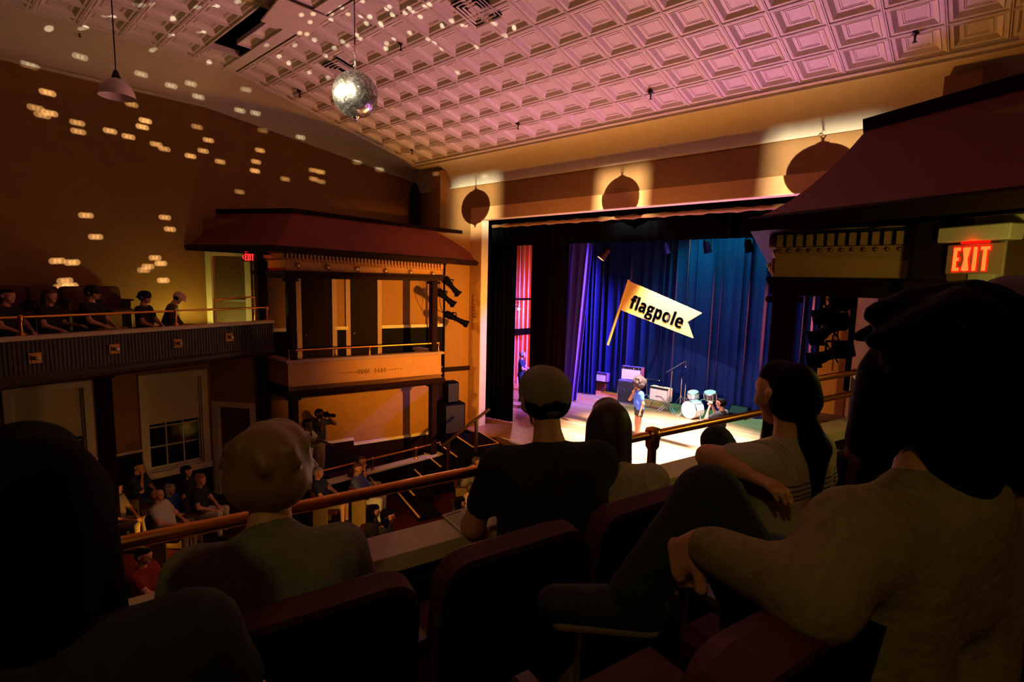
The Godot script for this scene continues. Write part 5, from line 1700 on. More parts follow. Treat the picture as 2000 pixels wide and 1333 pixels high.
func hung_things() -> void:
	# pendant lamp, unlit
	var P := px(228, 172, -9.9)
	var o := thing("pendant_lamp", "unlit bell shaped glass pendant lamp on a long chain, upper left", "lamp", P)
	var m := MB.new()
	m.lathe([Vector2(0.235, -0.13), Vector2(0.232, -0.1), Vector2(0.215, -0.03), Vector2(0.17, 0.05), Vector2(0.1, 0.11), Vector2(0.05, 0.135)], 24, Transform3D(Basis(), P))
	m.lathe([Vector2(0.05, 0.13), Vector2(0.095, 0.104), Vector2(0.163, 0.046), Vector2(0.208, -0.03), Vector2(0.225, -0.1), Vector2(0.235, -0.13)], 24, Transform3D(Basis(), P))
	part(o, "shade", m, M.opal)
	m = MB.new()
	m.lathe([Vector2(0.055, 0.125), Vector2(0.06, 0.15), Vector2(0.045, 0.19), Vector2(0.03, 0.24), Vector2(0.012, 0.26), Vector2(0.001, 0.262)], 14, Transform3D(Basis(), P))
	part(o, "fitter", m, M.bronze)
	m = MB.new()
	m.ball(P + Vector3(0, -0.0, 0), Vector3(0.045, 0.06, 0.045), 10)
	part(o, "bulb", m, M.bulb_glass)
	m = MB.new()
	var pts := []
	for k in 60: pts.append(P + Vector3(0.006 * (1 if k % 2 else -1), 0.25 + k * 0.031, 0.0))
	pts.append(Vector3(P.x, 9.64, P.z))
	m.tube(pts, 0.009, 5)
	part(o, "chain", m, M.bronze)
	# sprinkler heads
	var sp := [[155, 60, "nearest the pendant lamp chain, upper left"], [783, 86, "right of the mirror ball"], [585, 180, "left of the mirror ball"], [805, 294, "nearest the left end of the stage arch"], [1012, 243, "above the left part of the stage arch"], [1271, 182, "above the middle of the stage arch"], [1788, 66, "at the far right of the ceiling"]]
	for q in sp:
		var p := pc(q[0], q[1]) + Vector3(0, 0.03, 0)
		var t := thing("sprinkler", "small dark ceiling sprinkler head " + q[2], "sprinkler", p, "ceiling sprinklers")
		m = MB.new()
		m.lathe([Vector2(0.001, -0.04), Vector2(0.04, -0.035), Vector2(0.055, -0.01), Vector2(0.055, 0.03), Vector2(0.02, 0.04)], 12, Transform3D(Basis(), p))
		part(t, "cup", m, M.bronze)
		m = MB.new()
		m.lathe([Vector2(0.001, -0.14), Vector2(0.028, -0.138), Vector2(0.028, -0.13), Vector2(0.012, -0.125), Vector2(0.014, -0.04)], 10, Transform3D(Basis(), p))
		part(t, "head", m, M.bronze)
	# louvred air vents set in the ceiling
	for q in [[668, 138, "behind the mirror ball"], [930, 22, "near the top edge right of the mirror ball"]]:
		var p := pc(q[0], q[1])
		var ey := Vector3(0, cos(0.22213), -sin(0.22213)); var ez := Vector3(0, sin(0.22213), cos(0.22213))
		var b := Basis(Vector3.RIGHT, ey, ez)
		var t := thing("air_vent", "square louvred ceiling air vent " + q[2], "vent", p, "ceiling vents")
		m = MB.new()
		m.box(p + ey * 0.03, Vector3(0.56, 0.02, 0.56), b)
		part(t, "duct_plate", m, M.black)
		for k in 4:
			m = MB.new()
			var h := 0.28 - k * 0.065
			for e in 4:
				var bb := b.rotated(ey, PI / 2 * e)
				m.beam(p + bb * Vector3(-h, 0.0 + k * 0.004, h), p + bb * Vector3(h, 0.0 + k * 0.004, h), 0.028, 0.012, ey + bb.z * 0.6)
			part(t, "louvre", m, M.tin)

func bars(m: MB, c: Vector3, b: Basis, w: float, h: float, st: float, grow: float, dz: float) -> void:
	# the four letters E X I T as flat bars; c is the middle of the word
	var put := func(x0: float, y0: float, x1: float, y1: float) -> void:
		m.box(c + b * Vector3((x0 + x1) / 2, (y0 + y1) / 2, dz), Vector3(absf(x1 - x0) + grow, absf(y1 - y0) + grow, 0.006), b)
	var lw := w * 0.19
	var x := -w / 2
	put.call(x, -h / 2, x + st, h / 2)
	for yy in [-h / 2 + st / 2, 0.0, h / 2 - st / 2]: put.call(x, yy - st / 2, x + lw * (0.85 if yy == 0.0 else 1.0), yy + st / 2)
	x = -w / 2 + w * 0.36
	for s in [1.0, -1.0]:
		var ang := atan2(lw * 0.62 * s, h)
		m.box(c + b * Vector3(x, 0, dz + 0.0008 * s), Vector3(st + grow, h * 1.0 + grow, 0.006), b * Basis(Vector3(0, 0, 1), ang))
	x = -w / 2 + w * 0.6
	put.call(x - st / 2, -h / 2, x + st / 2, h / 2)
	x = -w / 2 + w * 0.86
	put.call(x - st / 2, -h / 2, x + st / 2, h / 2)
	put.call(x - lw * 0.62, h / 2 - st, x + lw * 0.62, h / 2)

func exit_signs() -> void:
	# right-hand sign, close to the camera
	var dg := -57.0
	var o1 := Vector3(2 * CX + 12.7, 0, -4.62)
	var face := func(x: float, y: float) -> Vector3: return pp(x, y, o1, dg)
	var c: Vector3 = face.call(1901, 506)
	var t := deg_to_rad(dg)
	var along := Vector3(-sin(t), 0, cos(t))       # to the right as seen from the hall
	var b := Basis(along, Vector3.UP, along.cross(Vector3.UP))
	var w: float = face.call(1957, 506).distance_to(face.call(1845, 506))
	var h: float = face.call(1901, 476).distance_to(face.call(1901, 534))
	var o := thing("exit_sign", "lit red EXIT sign hanging from a pale bracket box on the right", "sign", c)
	var m := MB.new()
	m.bbox(c - b.z * 0.012, Vector3(w, h, 0.018), 0.004, b)
	part(o, "panel", m, M.sign_panel)
	m = MB.new()
	bars(m, c - b.x * 0.012, b, w * 0.64, h * 0.8, w * 0.062, 0.012, 0.0)
	part(o, "letter_edge", m, M.exit_red)
	m = MB.new()
	bars(m, c - b.x * 0.012, b, w * 0.64, h * 0.8, w * 0.062, 0.0, 0.004)
	part(o, "lettering", m, M.exit_core)
	var bc: Vector3 = face.call(1905, 456)
	m = MB.new()
	m.bbox(bc - b.z * 0.03, Vector3(w * 1.26, h * 0.52, 0.13), 0.008, b)
	part(o, "bracket_box", m, M.cream)
	m = MB.new()
	m.box(c + Vector3(0, h * 0.55, 0), Vector3(w * 0.46, 0.014, 0.03), b)
	part(o, "light_slot", m, M.exit_red)
	omni("exit_light", c + b.z * 0.06 + Vector3(0, h * 0.5, 0), Color(1, 0.05, 0.03), 0.004, 0.03)
	# left-hand sign beside the far door
	var o2 := Vector3(-13.1, 0, -4.2)
	c = pp(485.5, 502.5, o2, 57.0)
	t = deg_to_rad(57.0)
	along = Vector3(sin(t), 0, -cos(t))
	b = Basis(along, Vector3.UP, along.cross(Vector3.UP))
	w = pp(497, 502, o2, 57.0).distance_to(pp(473, 502, o2, 57.0)); h = 0.21
	o = thing("exit_sign", "lit red EXIT sign with arrow under the eave of the left opera box", "sign", c)
	m = MB.new()
	m.bbox(c - b.z * 0.015, Vector3(w, h, 0.02), 0.004, b)
	part(o, "panel", m, M.exit_panel)
	m = MB.new()
	bars(m, c + b.x * 0.02, b, w * 0.72, h * 0.72, w * 0.075, 0.0, 0.0)
	for s in [1.0, -1.0]: m.box(c + b * Vector3(-w * 0.44, 0.02 * s, 0.0), Vector3(0.016, 0.06, 0.006), b * Basis(Vector3(0, 0, 1), -0.7 * s))
	part(o, "lettering", m, M.exit_pink)
	m = MB.new()
	m.box(c + Vector3(0, h * 0.5 + 0.03, 0), Vector3(w * 0.6, 0.06, 0.03), b)
	part(o, "hanger", m, M.cream)
	omni("exit_light", c + b.z * 0.08 + Vector3(0, h * 0.5, 0), Color(1, 0.05, 0.03), 0.14, 0.03)
	# red fire alarm pull box below the right sign
	c = face.call(1852, 603)
	t = deg_to_rad(dg)
	along = Vector3(-sin(t), 0, cos(t))
	b = Basis(along, Vector3.UP, along.cross(Vector3.UP))
	o = thing("fire_alarm", "small red fire alarm box on the wall under the right exit sign", "fire alarm", c)
	m = MB.new()
	m.bbox(c - Vector3(0, 0.03, 0), Vector3(0.13, 0.13, 0.05), 0.008, b)
	part(o, "case", m, M.fire_red)
	m = MB.new()
	var tm := text_mesh("FIRE", 0.03, false)
	part(o, "lettering", xf_mesh(tm, Transform3D(b, c + b.z * 0.027 + Vector3(0, 0.01, 0))), M.white_tape)

func text_mesh(s: String, height: float, bold: bool) -> ArrayMesh:
	var f := SystemFont.new()
	f.font_names = PackedStringArray(["Droid Sans"])
	if bold: f.font_weight = 700
	var t := TextMesh.new()
	t.font = f; t.text = s; t.font_size = 64; t.pixel_size = height / 46.0; t.depth = 0.006
	var a := t.get_mesh_arrays()
	var m := ArrayMesh.new()
	m.add_surface_from_arrays(Mesh.PRIMITIVE_TRIANGLES, a)
	return m
func xf_mesh(src: ArrayMesh, xf: Transform3D) -> ArrayMesh:
	var a := src.surface_get_arrays(0)
	var v: PackedVector3Array = a[Mesh.ARRAY_VERTEX]; var n: PackedVector3Array = a[Mesh.ARRAY_NORMAL]
	for i in v.size():
		v[i] = xf * v[i]; n[i] = (xf.basis * n[i]).normalized()
	a[Mesh.ARRAY_VERTEX] = v; a[Mesh.ARRAY_NORMAL] = n; a[Mesh.ARRAY_TANGENT] = null
	var m := ArrayMesh.new()
	m.add_surface_from_arrays(Mesh.PRIMITIVE_TRIANGLES, a)
	return m

# ---------- on the stage ----------
func amp(called: String, label: String, px0: float, px1: float, ytop: float, ybot: float, base_y: float, depth: float, yaw: float, kind: String) -> Node3D:
	# front bottom edge runs between pixels (px0, ybot) and (px1, ybot) at height base_y
	var a := py(px0, ybot, base_y); var q := py(px1, ybot, base_y)
	var z := (a.z + q.z) / 2
	a = pz(px0, ybot, z); q = pz(px1, ybot, z)
	var w := absf(q.x - a.x)
	var h := pz((px0 + px1) / 2, ytop, z).y - base_y
	var c := Vector3((a.x + q.x) / 2, base_y + h / 2, z - depth / 2)
	var b := Basis(Vector3.UP, deg_to_rad(yaw))
	var o := thing(called, label, "amplifier", Vector3(c.x, base_y, c.z))
	var m := MB.new()
	m.bbox(c, Vector3(w, h, depth), 0.015, b)
	part(o, "cabinet", m, M.tolex_white if kind == "white" else M.tolex)
	var f := c + b.z * (depth / 2 + 0.004)
	m = MB.new()
	var gy := -h * 0.06 if kind != "cab" else 0.0
	m.bbox(f + Vector3(0, gy, 0), Vector3(w * 0.9, h * (0.74 if kind != "cab" else 0.88), 0.012), 0.004, b)
	part(o, "grille_cloth", m, M.grille_white if kind != "cab" else M.grille_dark)
	m = MB.new()
	for s in [-1.0, 1.0]:
		m.box(f + b * Vector3(s * w * 0.47, 0, 0.004), Vector3(0.02, h, 0.014), b); m.box(f + Vector3(0, s * h * 0.475, 0) + b.z * 0.004, Vector3(w, 0.02, 0.014), b)
	part(o, "edge_trim", m, M.chrome)
	if kind != "cab":
		m = MB.new()
		m.box(f + Vector3(0, h * 0.4, 0), Vector3(w * 0.9, h * 0.12, 0.016), b)
		var pn := part(o, "control_panel", m, M.black)
		for k in 7:
			m = MB.new()
			m.lathe([Vector2(0.014, 0.0), Vector2(0.012, 0.02), Vector2(0.001, 0.021)], 8, Transform3D(b * Basis(Vector3.RIGHT, PI / 2), f + Vector3(0, h * 0.4, 0) + b * Vector3(w * (-0.36 + 0.12 * k), 0, 0.008)))
			part(pn, "knob", m, M.chrome)
	else:
		for s in [-1.0, 1.0]:
			m = MB.new()
			m.lathe([Vector2(0.001, 0.0), Vector2(0.1, 0.03), Vector2(0.13, 0.0)], 18, Transform3D(b * Basis(Vector3.RIGHT, PI / 2), f + b * Vector3(s * w * 0.22, 0, 0.006)))
			part(o, "speaker_cone", m, M.grille_dark)
	m = MB.new()
	m.tube([c + Vector3(0, h / 2, 0) + b.x * -0.1, c + Vector3(0, h / 2 + 0.025, 0) + b.x * -0.08, c + Vector3(0, h / 2 + 0.025, 0) + b.x * 0.08, c + Vector3(0, h / 2, 0) + b.x * 0.1], 0.01, 6)
	part(o, "handle", m, M.black)
	return o

func mic_stand(label: String, base: Vector3, top: Vector3, tail: Vector3, tip: Vector3, micdir: Vector3) -> void:
	var o := thing("microphone_stand", label, "microphone stand", base)
	var m := MB.new()
	m.tube([base + Vector3(0, 0.28, 0), top], 0.014, 8)
	part(o, "pole", m, M.stand_grey)
	for k in 3:
		var an := TAU * k / 3.0 + 0.4
		m = MB.new()
		m.tube([base + Vector3(0, 0.3, 0), base + Vector3(cos(an) * 0.32, 0.02, sin(an) * 0.32)], 0.012, 6)
		part(o, "leg", m, M.stand_grey)
	m = MB.new()
	m.tube([tail, tip], 0.011, 6)
	m.ball(top, Vector3.ONE * 0.03, 8)
	part(o, "boom", m, M.stand_grey)
	m = MB.new()
	m.tube([tip, tip + micdir * 0.06, tip + micdir * 0.17], [0.011, 0.014, 0.02], 8)
	m.ball(tip + micdir * 0.19, Vector3.ONE * 0.026, 8)
	part(o, "microphone", m, M.chrome)
	m = MB.new()
	var pts := []
	for k in 8:
		var t := k / 7.0
		pts.append(tip.lerp(top, t) + Vector3(0, -0.06 * sin(PI * t), 0.02))
	m.tube(pts, 0.005, 5)
	part(o, "cable", m, M.black)

func drum(o: Node3D, c: Vector3, axis: Vector3, r: float, dp: float, shell: Material, called := "shell") -> void:
	var up := Vector3.UP if absf(axis.y) < 0.9 else Vector3.RIGHT
	var x := up.cross(axis).normalized()
	var xf := Transform3D(Basis(x, axis, x.cross(axis)), c)
	var m := MB.new()
	m.lathe([Vector2(r, -dp / 2), Vector2(r, dp / 2)], 28, xf)
	part(o, called, m, shell)
	for s in [1.0, -1.0]:
		m = MB.new()
		m.lathe([Vector2(0.001, s * dp / 2), Vector2(r * 0.98, s * dp / 2)], 28, xf)
		part(o, "drum_head", m, M.drum_white)
		m = MB.new()
		m.lathe([Vector2(r * 0.97, s * (dp / 2 - 0.02)), Vector2(r * 1.04, s * (dp / 2 - 0.02)), Vector2(r * 1.04, s * (dp / 2 + 0.012)), Vector2(r * 0.97, s * (dp / 2 + 0.012))], 28, xf)
		part(o, "hoop", m, M.chrome)
	m = MB.new()
	for k in 8:
		var an := TAU * k / 8.0
		var d := xf.basis * Vector3(cos(an), 0, sin(an))
		m.tube([c + d * (r + 0.018) - axis * dp * 0.5, c + d * (r + 0.018) + axis * dp * 0.5], 0.008, 5)
	part(o, "lugs", m, M.chrome)

func hardware(label: String, base: Vector3, h: float, tilt: float, cym: float) -> void:
	var o := thing("cymbal_stand", label, "cymbal stand", base)
	var m := MB.new()
	m.tube([base + Vector3(0, 0.15, 0), base + Vector3(0, h, 0)], 0.014, 8)
	for y in [0.5, 0.8]: m.ball(base + Vector3(0, h * y, 0), Vector3(0.035, 0.03, 0.035), 8)
	part(o, "pole", m, M.chrome)
	for k in 3:
		var an := TAU * k / 3.0
		m = MB.new()
		m.tube([base + Vector3(0, 0.45, 0), base + Vector3(cos(an) * 0.3, 0.015, sin(an) * 0.3)], 0.011, 6)
		part(o, "leg", m, M.chrome)
	if cym > 0.0:
		m = MB.new()
		m.lathe([Vector2(0.001, 0.03), Vector2(0.03, 0.02), Vector2(0.05, 0.005), Vector2(cym, -0.02), Vector2(cym, -0.023), Vector2(0.05, 0.0), Vector2(0.001, 0.02)], 24, Transform3D(Basis(Vector3.RIGHT, tilt), base + Vector3(0, h, 0)))
		part(o, "cymbal", m, M.brass)
	else:
		m = MB.new()
		m.tube([base + Vector3(0, h - 0.02, 0), base + Vector3(0, h + 0.06, 0)], [0.022, 0.012], 8)
		part(o, "wing_bolt", m, M.chrome)

func stage_gear() -> void:
	# hanging flag
	var zf := -12.3
	var q := [pz(1228, 549, zf), pz(1371, 612, zf), pz(1343, 629, zf), pz(1354, 661, zf), pz(1213, 606, zf)]
	var o := thing("flag_sign", "big gold swallow-tailed flag sign hanging over the stage, reading flagpole", "flag", q[0])
	var poly := PackedVector2Array()
	for p in q: poly.append(Vector2(p.x, p.y))
	var m := MB.new()
	m.prism(poly, zf - 0.012, zf + 0.012)
	part(o, "flag", m, M.flag_gold)
	m = MB.new()
	m.tube([pz(1187, 674, zf), pz(1228.5, 547, zf)], 0.035, 8)
	part(o, "pole", m, M.flag_gold)
	var l0 := pz(1231, 592, zf); var l1 := pz(1334, 634, zf)
	var dir := (l1 - l0).normalized()
	var tm := text_mesh("flagpole", 0.42, true)
	var bb := tm.get_aabb()
	var kk := l0.distance_to(l1) / bb.size.x
	var up := Vector3(-dir.y, dir.x, 0)
	for sft in [Vector2(-0.016, 0.0), Vector2(0.016, 0.0), Vector2(0, 0.012), Vector2(0, -0.012)]:
		part(o, "lettering", xf_mesh(tm, Transform3D(Basis(dir * kk * 0.985, up * kk * 1.12, Vector3(0, 0, 1)), (l0 + l1) / 2 + Vector3(0, 0, 0.014) + dir * (sft.x - kk * (bb.position.x + bb.size.x / 2)) + up * (sft.y - kk * 1.12 * bb.get_center().y))), M.flag_brown)
	m = MB.new()
	m.tube([q[0] + Vector3(0.05, -0.03, 0), Vector3(q[0].x + 0.05, 8.0, zf)], 0.005, 5)
	part(o, "wire", m, M.black)
	m = MB.new()
	var mid: Vector3 = q[0].lerp(q[1], 0.8)
	m.tube([mid, Vector3(mid.x, 8.0, zf)], 0.005, 5)
	part(o, "wire", m, M.black)
	# amplifiers
	amp("amplifier", "big dark speaker cabinet under the small white combo, upstage left", 1204, 1238, 744, 789, YS, 0.4, 8, "cab")
	amp("amplifier", "small white combo amplifier standing on the dark cabinet", 1212, 1250, 717, 745, YS + 0.68, 0.28, 8, "combo")
	amp("amplifier", "white faced combo amplifier on a tilt stand behind the singer", 1267, 1306, 757, 784, YS + 0.28, 0.26, -4, "white")
	var ls := py(1286, 797, YS)
	o = thing("amplifier_stand", "chrome tilt stand under the white faced combo amplifier", "stand", ls)
	for s in [-1.0, 1.0]:
		m = MB.new()
		m.tube([ls + Vector3(0.24 * s, 0.01, 0.18), ls + Vector3(0.24 * s, 0.3, -0.25), ls + Vector3(0.24 * s, 0.55, -0.4)], 0.012, 6)
		part(o, "leg", m, M.chrome)
	m = MB.new()
	m.tube([ls + Vector3(-0.24, 0.25, -0.17), ls + Vector3(0.24, 0.25, -0.17)], 0.012, 6)
	part(o, "cross_bar", m, M.chrome)
	amp("amplifier", "small rack amplifier on a wooden crate near the violet curtain", 1161, 1183, 729, 746, YS + 0.4, 0.3, 6, "combo")
	var cc := py(1171, 764, YS)
	o = thing("equipment_case", "brown equipment case under the small rack amplifier", "case", cc)
	m = MB.new()
	m.bbox(cc + Vector3(0, 0.19, -0.2), Vector3(0.46, 0.38, 0.36), 0.015)
	part(o, "case_body", m, M.case_brown)
	m = MB.new()
	for x in [-0.22, 0.22]:
		for y in [0.02, 0.36]: m.box(cc + Vector3(x, y, -0.01), Vector3(0.05, 0.05, 0.03))
	part(o, "corner_caps", m, M.chrome)
	amp("amplifier", "bass speaker cabinet at the right of the stage", 1458, 1502, 788, 816, YS, 0.4, -10, "cab")
	amp("amplifier", "bass amplifier head with white edges on the right cabinet", 1462, 1497, 771, 789, YS + 0.44, 0.3, -10, "combo")
	# wedge monitor
	var w0 := py(1443, 815, YS)
	o = thing("stage_monitor", "low black wedge monitor left of the bass cabinet", "speaker", w0)
	m = MB.new()
	m.prism(PackedVector2Array([Vector2(-0.25, 0), Vector2(0.25, 0), Vector2(0.25, 0.12), Vector2(-0.05, 0.36), Vector2(-0.25, 0.3)]), -0.28, 0.28, Transform3D(Basis(Vector3(0, 0, 1), Vector3.UP, Vector3(-1, 0, 0)), w0))
	part(o, "cabinet", m, M.black)
	m = MB.new()
	m.bbox(w0 + Vector3(0, 0.245, 0.1), Vector3(0.5, 0.3, 0.012), 0.004, Basis(Vector3.RIGHT, -0.9))
	part(o, "grille", m, M.grille_dark)
	# drum kit
	var bd := py(1352, 817, YS)
	var bc := Vector3(bd.x, YS + 0.29, bd.z)
	o = thing("drum_kit", "small white drum kit with bass drum, toms and snare", "drum kit", bd)
	drum(o, bc, Vector3(-0.25, 0, 0.97).normalized(), 0.28, 0.4, M.drum_white)
	for p in [[1354, 772, 0.17, 0.2, 0.62], [1387, 773, 0.18, 0.22, 0.6]]:
		var c := pz(p[0], p[1], bd.z - 0.35)
		drum(o, c, Vector3(0, 0.95, 0.3).normalized(), p[2], p[3], M.drum_white if p[0] < 1370 else M.drum_dark, "tom")
	m = MB.new()
	m.tube([bc + Vector3(0.1, 0.25, -0.1), pz(1387, 776, bd.z - 0.35)], 0.014, 6); m.tube([bc + Vector3(0, 0.25, -0.1), pz(1354, 776, bd.z - 0.35)], 0.014, 6)
	part(o, "tom_holder", m, M.chrome)
	for s in [-1.0, 1.0]:
		m = MB.new()
		m.tube([bc + Vector3(0.26 * s, -0.05, 0.1), bc + Vector3(0.36 * s, -0.28, 0.22)], 0.011, 6)
		part(o, "spur", m, M.chrome)
	for p in [[1328, 798, 740, 0.0, 0.0, "tall bare cymbal stand left of the bass drum"], [1336, 800, 752, 0.0, 0.0, "shorter bare cymbal stand left of the bass drum"], [1404, 790, 748, 0.0, 0.0, "bare cymbal stand behind the toms, left of two"], [1413, 795, 753, 0.2, 0.0, "bare cymbal stand behind the toms, right of two"]]:
		var b := py(p[0], p[1], YS)
		var h := pz(p[0], p[2], b.z).y - YS
		hardware(p[5], b, h, p[3], p[4])
	# microphone stands with booms
	var b1 := py(1306, 807, YS)
	mic_stand("tall boom microphone stand between white amplifier and drums", b1, pz(1313, 726, b1.z), pz(1301, 728, b1.z), pz(1340, 705, b1.z), Vector3(0, -1, 0))
	var b2 := py(1437, 802, YS)
	mic_stand("tall boom microphone stand right of the drums", b2, pz(1443, 747, b2.z), pz(1462, 762, b2.z), pz(1423, 714, b2.z), Vector3(-0.3, -0.95, 0).normalized())
	var b3 := py(1263, 786, YS)
	mic_stand("boom microphone stand behind the singer's head", b3, pz(1263, 741, b3.z), pz(1256, 741, b3.z), pz(1278, 741, b3.z), Vector3(1, -0.1, 0).normalized())
	var b4 := py(1301, 806, YS)
	mic_stand("low microphone stand in front of the white faced amplifier", b4, pz(1299, 790, b4.z), pz(1303, 794, b4.z), pz(1291, 775, b4.z), Vector3(-1, -0.1, 0).normalized())
	# hanging stage lights
	var f := [[1180, 497, -13.4, "tilted can light hanging left of the flag, lit warm"], [1300, 485, -15.8, "teal lit stage light under the border, above the flag"], [1381, 483, -15.8, "stage light under the border, right of the flag"], [1462, 481, -15.8, "stage light under the border near the right opera box"]]
	for p in f:
		var c := pz(p[0], p[1], p[2])
		o = thing("stage_light", p[3], "stage light", c, "stage lights under the border")
		var dd := Vector3(-0.45, -0.8, 0.4).normalized() if p[0] < 1200 else Vector3(0.1, -0.9, -0.35).normalized()
		m = MB.new()
		m.tube([c - dd * 0.2, c - dd * 0.16, c + dd * 0.1, c + dd * 0.16], [0.05, 0.09, 0.11, 0.13], 14)
		part(o, "can", m, M.can_red if p[0] < 1200 else M.black)
		m = MB.new()
		var x := dd.cross(Vector3.UP).normalized()
		m.lathe([Vector2(0.001, 0), Vector2(0.11, 0)], 14, Transform3D(Basis(x, dd, x.cross(dd)), c + dd * 0.162))
		part(o, "lens", m, M.lens_warm if p[0] < 1200 else M.lens_teal)
		m = MB.new()
		m.tube([c + x * 0.13, c + x * 0.13 + Vector3(0, 0.2, 0), c + Vector3(0, 0.26, 0), c - x * 0.13 + Vector3(0, 0.2, 0), c - x * 0.13], 0.012, 6)
		m.tube([c + Vector3(0, 0.26, 0), c + Vector3(0, 0.6, 0)], 0.016, 6)
		part(o, "yoke", m, M.black)
	# wings: rope lines and work light seen through the gap
	var wx := -13.9
	o = thing("rope_lines", "bundle of pale vertical rope lines on the wing wall", "ropes", px(1018, 780, wx))
	for k in 7:
		var c := px(1006 + k * 4.2, 600, wx)
		m = MB.new()
		m.tube([Vector3(wx + 0.1 * (k % 2), YS, c.z), Vector3(wx + 0.1 * (k % 2), 8.5, c.z)], 0.02 if k % 3 else 0.035, 6)
		part(o, "rope", m, M.rope)
	for y in [650.0, 585.0]:
		var a := px(1000, y, wx + 0.15); var b := px(1036, y, wx + 0.15)
		b.y = a.y
		m = MB.new()
		m.beam(a, b, 0.1, 0.25 if y > 600 else 0.08)
		part(o, "locking_rail", m, M.black)
	var wl := px(1013, 604, wx + 0.4)
	o = thing("work_light", "small bright white work light glowing in the wings", "lamp", wl)
	m = MB.new()
	m.ball(wl, Vector3.ONE * 0.055, 12)
	part(o, "bulb", m, M.work_glow)
	m = MB.new()
	m.tube([wl + Vector3(0, 0.06, 0), wl + Vector3(-0.2, 0.14, 0), wl + Vector3(-0.4, 0.14, 0)], 0.012, 6)
	part(o, "arm", m, M.black)
	omni("work_lamp_light", wl + Vector3(0.09, 0, 0.0), Color(1.0, 0.75, 0.7), 2.2, 0.05)

func profile_light(o: Node3D, a: Vector3, b: Vector3, r: float, pole: Vector3) -> void:
	# ellipsoidal spotlight from its back a to its lens b, clamped to the pole
	var d := (b - a).normalized(); var L := a.distance_to(b)
	var x := d.cross(Vector3.UP).normalized(); var y := x.cross(d)
	var xf := Transform3D(Basis(x, d, x.cross(d)), a)
	var m := MB.new()
	m.lathe([Vector2(0.001, 0.0), Vector2(r * 0.6, 0.01), Vector2(r * 0.95, L * 0.08), Vector2(r, L * 0.25), Vector2(r * 0.9, L * 0.4), Vector2(r * 0.72, L * 0.46), Vector2(r * 0.72, L * 0.7), Vector2(r * 0.85, L * 0.76), Vector2(r * 0.85, L * 0.9), Vector2(r * 1.02, L * 0.93), Vector2(r * 1.02, L), Vector2(r * 0.9, L)], 16, xf)
	var bd := part(o, "lamp_body", m, M.black)
	m = MB.new()
	for k in 4: m.box(xf * Vector3(0, L * (0.1 + 0.06 * k), 0), Vector3(r * 2.1, L * 0.02, r * 2.1), xf.basis)
	part(bd, "cooling_fins", m, M.black)
	m = MB.new()
	m.bbox(xf * Vector3(0, L * 1.01, 0), Vector3(r * 2.2, L * 0.03, r * 2.2), 0.005, xf.basis)
	part(bd, "colour_frame", m, M.black)
	m = MB.new()
	m.lathe([Vector2(0.001, 0), Vector2(r * 0.85, 0)], 16, xf.translated_local(Vector3(0, L * 1.03, 0)))
	part(bd, "lens", m, M.lens_dark)
	m = MB.new()
	for s in [1.0, -1.0]: m.tube([xf * Vector3(r * s, L * 0.42, 0), xf * Vector3(r * 1.25 * s, L * 0.42, r * 0.2), xf * Vector3(r * 1.25 * s, L * 0.36, r * 1.5)], 0.012, 6)
	m.tube([xf * Vector3(r * 1.25, L * 0.36, r * 1.5), xf * Vector3(-r * 1.25, L * 0.36, r * 1.5)], 0.012, 6)
	m.tube([xf * Vector3(0, L * 0.36, r * 1.5), pole], 0.018, 6)
	part(bd, "yoke", m, M.black)
	for k in 4:
		m = MB.new()
		var an := TAU * k / 4.0 + 0.4
		m.tube([xf * Vector3(cos(an) * r * 0.7, L * 0.48, sin(an) * r * 0.7), xf * Vector3(cos(an) * r * 1.5, L * 0.47, sin(an) * r * 1.5)], 0.008, 5)
		part(bd, "shutter_handle", m, M.black)

